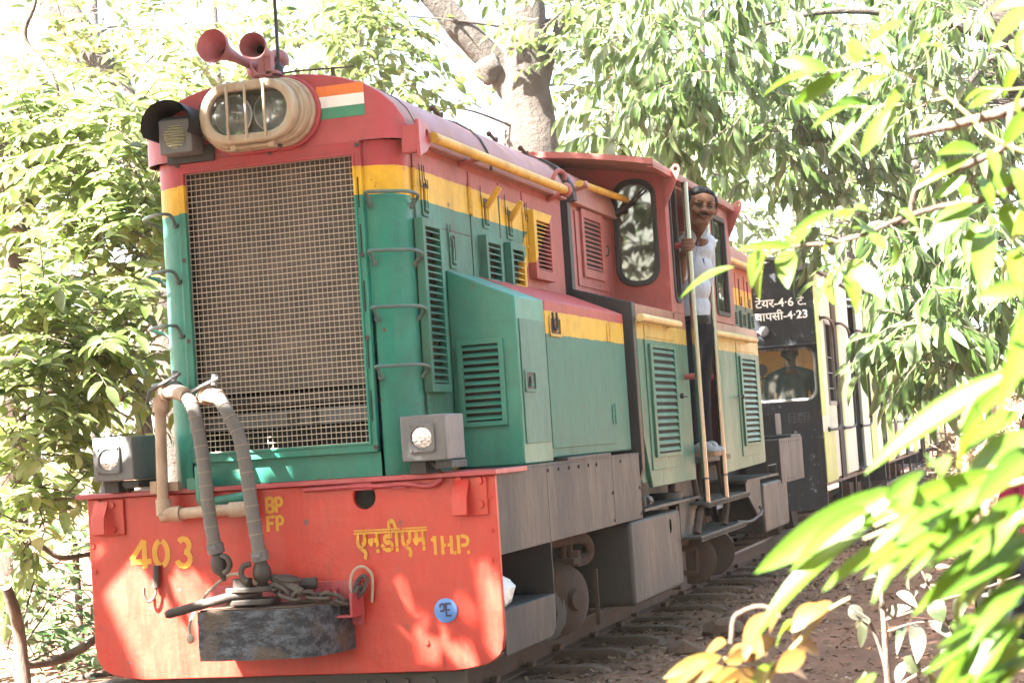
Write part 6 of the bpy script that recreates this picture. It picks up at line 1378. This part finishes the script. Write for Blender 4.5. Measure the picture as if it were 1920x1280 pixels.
def hair_cap(root, m, vox=.006):
    bm = B(); hell(bm, m, (0, .022, .040), (.078, .095, .084)); hell(bm, m, (0, -.036, .080), (.056, .042, .030)); hell(bm, m, (.01, -.05, .083), (.036, .028, .024)); hell(bm, m, (0, .05, -.01), (.070, .058, .06)); hell(bm, m, (.066, -.012, .03), (.014, .03, .04)); hell(bm, m, (-.066, -.012, .03), (.014, .03, .04))
    o = fuse('hair', bm, M['hair'], root, vox, 3)
    inv = m.inverted(); bmx = bmesh.new(); bmx.from_mesh(o.data)
    kill = []
    for v in bmx.verts:
        q = inv @ v.co; n = noise.noise(q*60)*.009+noise.noise(q*25)*.008
        v.co += (m.to_3x3() @ Vector((0, 0, 1)))*n*.4
        if q.y < -.02 and q.z < .042+n-.2*abs(q.x): kill.append(v)
        elif q.y < .03 and q.z < -.0+n and abs(q.x) > .0: kill.append(v)
    bmesh.ops.delete(bmx, geom=kill, context='VERTS'); bmx.to_mesh(o.data); bmx.free(); return o

# driver leaning out of the cab door
d = tag(empty('person', (.95, 4.36, .897)), 'man with a moustache leaning out of the cab doorway in a pale blue shirt', 'person'); d0 = Vector(d.location)
def rel(o): o.location = -d0; return o
hm = HM((1.060, 4.265, 2.462), math.radians(24), math.radians(5), math.radians(7), 1.13) @ Matrix.Diagonal((1.15, 1, .97, 1))
bm = B(); head_shapes(bm, hm)
capsule(bm, [(1.015, 4.36, 2.25), (1.028, 4.34, 2.33), (1.045, 4.305, 2.40)], (.062, .047, .045))
capsule(bm, [(.925, 4.33, 2.24), (.90, 4.27, 2.10), (.905, 4.225, 2.02)], (.045, .043, .038)); capsule(bm, [(.905, 4.225, 2.02), (.935, 4.15, 2.09), (.965, 4.08, 2.165)], (.038, .034, .026))
capsule(bm, [(1.035, 4.47, 2.24), (1.02, 4.54, 2.10), (1.0, 4.58, 1.98)], (.045, .042, .038)); capsule(bm, [(1.0, 4.58, 1.98), (.985, 4.61, 1.87), (.98, 4.62, 1.78)], (.038, .032, .026)); ell(bm, (.975, 4.62, 1.74), (.03, .022, .05))
capsule(bm, [(.955, 4.40, 1.8), (.975, 4.40, 2.0), (1.01, 4.38, 2.25)], (.06, .06, .06))
# right hand closed round the pole: palm behind, four fingers over the front, thumb below
px_, py_ = 1.012, 4.03; ell(bm, (.978, 4.052, 2.20), (.022, .028, .046)); ell(bm, (.985, 4.062, 2.19), (.026, .022, .045))
for i, (z, L, r) in enumerate(((2.243, 150, .0102), (2.222, 165, .0108), (2.200, 158, .0104), (2.180, 135, .0092))):
    P = [(px_+(.0335)*math.cos(math.radians(185+L*t)), py_+(.0335)*math.sin(math.radians(185+L*t)), z-.004*t) for t in (0, .25, .5, .75, 1)]; capsule(bm, P, (r*1.12, r*1.1, r*1.02, r*.95, r*.85), 8)
P = [(.982, 4.06, 2.165), (1.0, 4.072, 2.185), (1.022, 4.066, 2.20), (1.04, 4.052, 2.21)]; capsule(bm, P, (.014, .0125, .0115, .010), 8)
rel(fuse('body', bm, M['skin'], d, .0048, 2))
n0 = set(bpy.data.objects); face_parts(d, hm)
for o in set(bpy.data.objects)-n0:
    if o.parent == d: o.location = -d0
rel(hair_cap(d, hm))
bm = B()
for c, r in (((.94, 4.40, 1.85), (.112, .10, .10)), ((.950, 4.395, 1.97), (.114, .10, .12)), ((.966, 4.385, 2.10), (.120, .10, .12)), ((.988, 4.385, 2.20), (.112, .085, .09))): ell(bm, c, r, u=20, v=12)
capsule(bm, [(.93, 4.335, 2.245), (1.0, 4.365, 2.285), (1.05, 4.45, 2.25)], (.060, .064, .060)); capsule(bm, [(.94, 4.40, 1.82), (.94, 4.40, 1.80)], (.106, .106), 18)
capsule(bm, [(.928, 4.335, 2.245), (.902, 4.28, 2.12), (.902, 4.24, 2.05)], (.060, .058, .054)); capsule(bm, [(.902, 4.24, 2.05), (.908, 4.215, 2.045)], (.053, .05))
capsule(bm, [(1.035, 4.465, 2.245), (1.02, 4.53, 2.12), (1.0, 4.56, 2.02)], (.060, .058, .055))
rel(fuse('shirt', bm, M['shirt'], d, .008, 4))
for s in (1, -1):
    bm = B(); q = [(1.03+.010*s, 4.262, 2.27), (1.03+.048*s, 4.278, 2.325), (1.022+.068*s, 4.315, 2.338), (1.03+.055*s, 4.262, 2.26)]
    faces_prism(bm, q, [(a+.0, b_+.012, c-.004) for a, b_, c in q]); rel(obj('collar', bm, M['shirt'], d, bevel=.003))
bm = B(); tube(bm, catmull([(1.03, 4.277, 2.25), (1.0, 4.266, 2.15), (.98, 4.277, 2.02), (.965, 4.292, 1.90), (.957, 4.29, 1.80)], 5), .0025, 6); rel(obj('placket', bm, M['emblem_blue'], d))
bm = B(); cyl(bm, (1.045, 4.318, 2.10), (1.042, 4.315, 2.145), .005, 7); rel(obj('pen', bm, M['emblem_navy'], d))
bm = B(); capsule(bm, [(.94, 4.40, 1.775), (.94, 4.40, 1.745)], (.107, .107), 18); rel(fuse('belt', bm, M['belt'], d, .008, 3))
bm = B(); capsule(bm, [(.938, 4.40, 1.735), (.936, 4.40, 1.68)], (.106, .108), 18)
capsule(bm, [(.92, 4.36, 1.70), (.90, 4.335, 1.38), (.895, 4.36, 1.0)], (.085, .062, .050)); capsule(bm, [(.975, 4.43, 1.70), (.945, 4.46, 1.38), (.93, 4.52, 1.0)], (.085, .062, .050))
rel(fuse('trousers', bm, M['trousers'], d, .010, 4))
for (x, y, a) in ((.925, 4.34, 58), (.945, 4.50, 46)):
    m = Matrix.Translation((x, y, .9)) @ Matrix.Rotation(math.radians(a), 4, 'Z')
    bm = B()
    for c, r in (((0, -.03, .045), (.042, .06, .045)), ((0, -.10, .032), (.042, .075, .030)), ((0, .03, .06), (.036, .045, .055)), ((0, -.05, .06), (.03, .06, .035))): hell(bm, m, c, r)
    s_ = rel(fuse('shoe', bm, M['shoe'], d, .006, 3))
    bm = B(); pl = [(.04*math.cos(t)*(1 if math.sin(t) > 0 else 1.1), -.05+.125*math.sin(t)) for t in [2*math.pi*i/20 for i in range(20)]]; faces_prism(bm, [m @ Vector((p_, q_, .0)) for p_, q_ in pl], [m @ Vector((p_, q_, .022)) for p_, q_ in pl]); obj('sole', bm, M['sole'], s_, bevel=.004)
    bm = B()
    for q in (-.03, -.055, -.08): tube(bm, [m @ Vector(p_) for p_ in ((-.032, q, .078+q*.25), (0, q-.004, .095+q*.35), (.032, q, .078+q*.25))], .0035, 5)
    obj('lace', bm, M['belt'], s_)

def sitter(loc, yaw, label, top, low, hairc, hips=.45, lean=0):
    r = tag(empty('person', loc), label, 'person'); r.rotation_euler.z = yaw
    m = HM((0, -.02, hips+.72), 0)
    bm = B(); head_shapes(bm, m); capsule(bm, [(0, .02, hips+.45), (0, .0, hips+.62)], (.06, .055)); capsule(bm, [(0, .02, hips), (0, .02, hips+.5)], (.1, .1))
    for s in (1, -1):
        capsule(bm, [(.19*s, .02, hips+.48), (.24*s, -.02, hips+.28), (.22*s, -.14, hips+.16)], (.042, .04, .036)); capsule(bm, [(.22*s, -.14, hips+.16), (.16*s, -.26, hips+.14), (.12*s, -.36, hips+.12)], (.034, .03, .024)); ell(bm, (.11*s, -.40, hips+.12), (.03, .045, .02))
        capsule(bm, [(.1*s, 0, hips+.05), (.11*s, -.4, hips+.04), (.11*s, -.42, hips-.35)], (.07, .055, .04)); ell(bm, (.11*s, -.46, hips-.41), (.04, .1, .03))
    fuse('body', bm, M['skin'], r, .008, 3)
    bm = B(); capsule(bm, [(0, .02, hips+.02), (0, .02, hips+.25), (0, .02, hips+.42)], (.155, .15, .14), 18); capsule(bm, [(-.17, .02, hips+.49), (0, .02, hips+.535), (.17, .02, hips+.49)], (.065, .07, .065))
    for s in (1, -1): capsule(bm, [(.19*s, .02, hips+.48), (.235*s, -.01, hips+.32), (.235*s, -.06, hips+.24)], (.064, .06, .055))
    fuse('shirt', bm, M[top], r, .012, 4)
    bm = B(); capsule(bm, [(-.08, .02, hips+.03), (.08, .02, hips+.03)], (.12, .12))
    for s in (1, -1): capsule(bm, [(.1*s, 0, hips+.05), (.11*s, -.4, hips+.05), (.11*s, -.42, hips-.34)], (.095, .08, .06))
    fuse('trousers', bm, M[low], r, .012, 4)
    hair_cap(r, m, .008); face_parts(r, m); return r
a1 = math.radians(1)
sitter((.66, 10.30, .535), math.pi+.1, 'passenger in a teal shirt seen from behind through the coach end window', 'teal', 'trousers', 'hair', .47)
q = at(1962, 1010, Y=3.6)
sitter((q.x, q.y, gz(q.x, q.y)), math.radians(-35), 'person in crimson clothing sitting behind the leaves at the right edge', 'magenta', 'trousers', 'hair', .40)
bm = B(); box(bm, .42, .90, 10.12, 10.48, .53, .90); tag(obj('bench', bm, M['tan'], None, bevel=.01), 'wooden bench inside the coach, under the passenger in teal', 'bench')
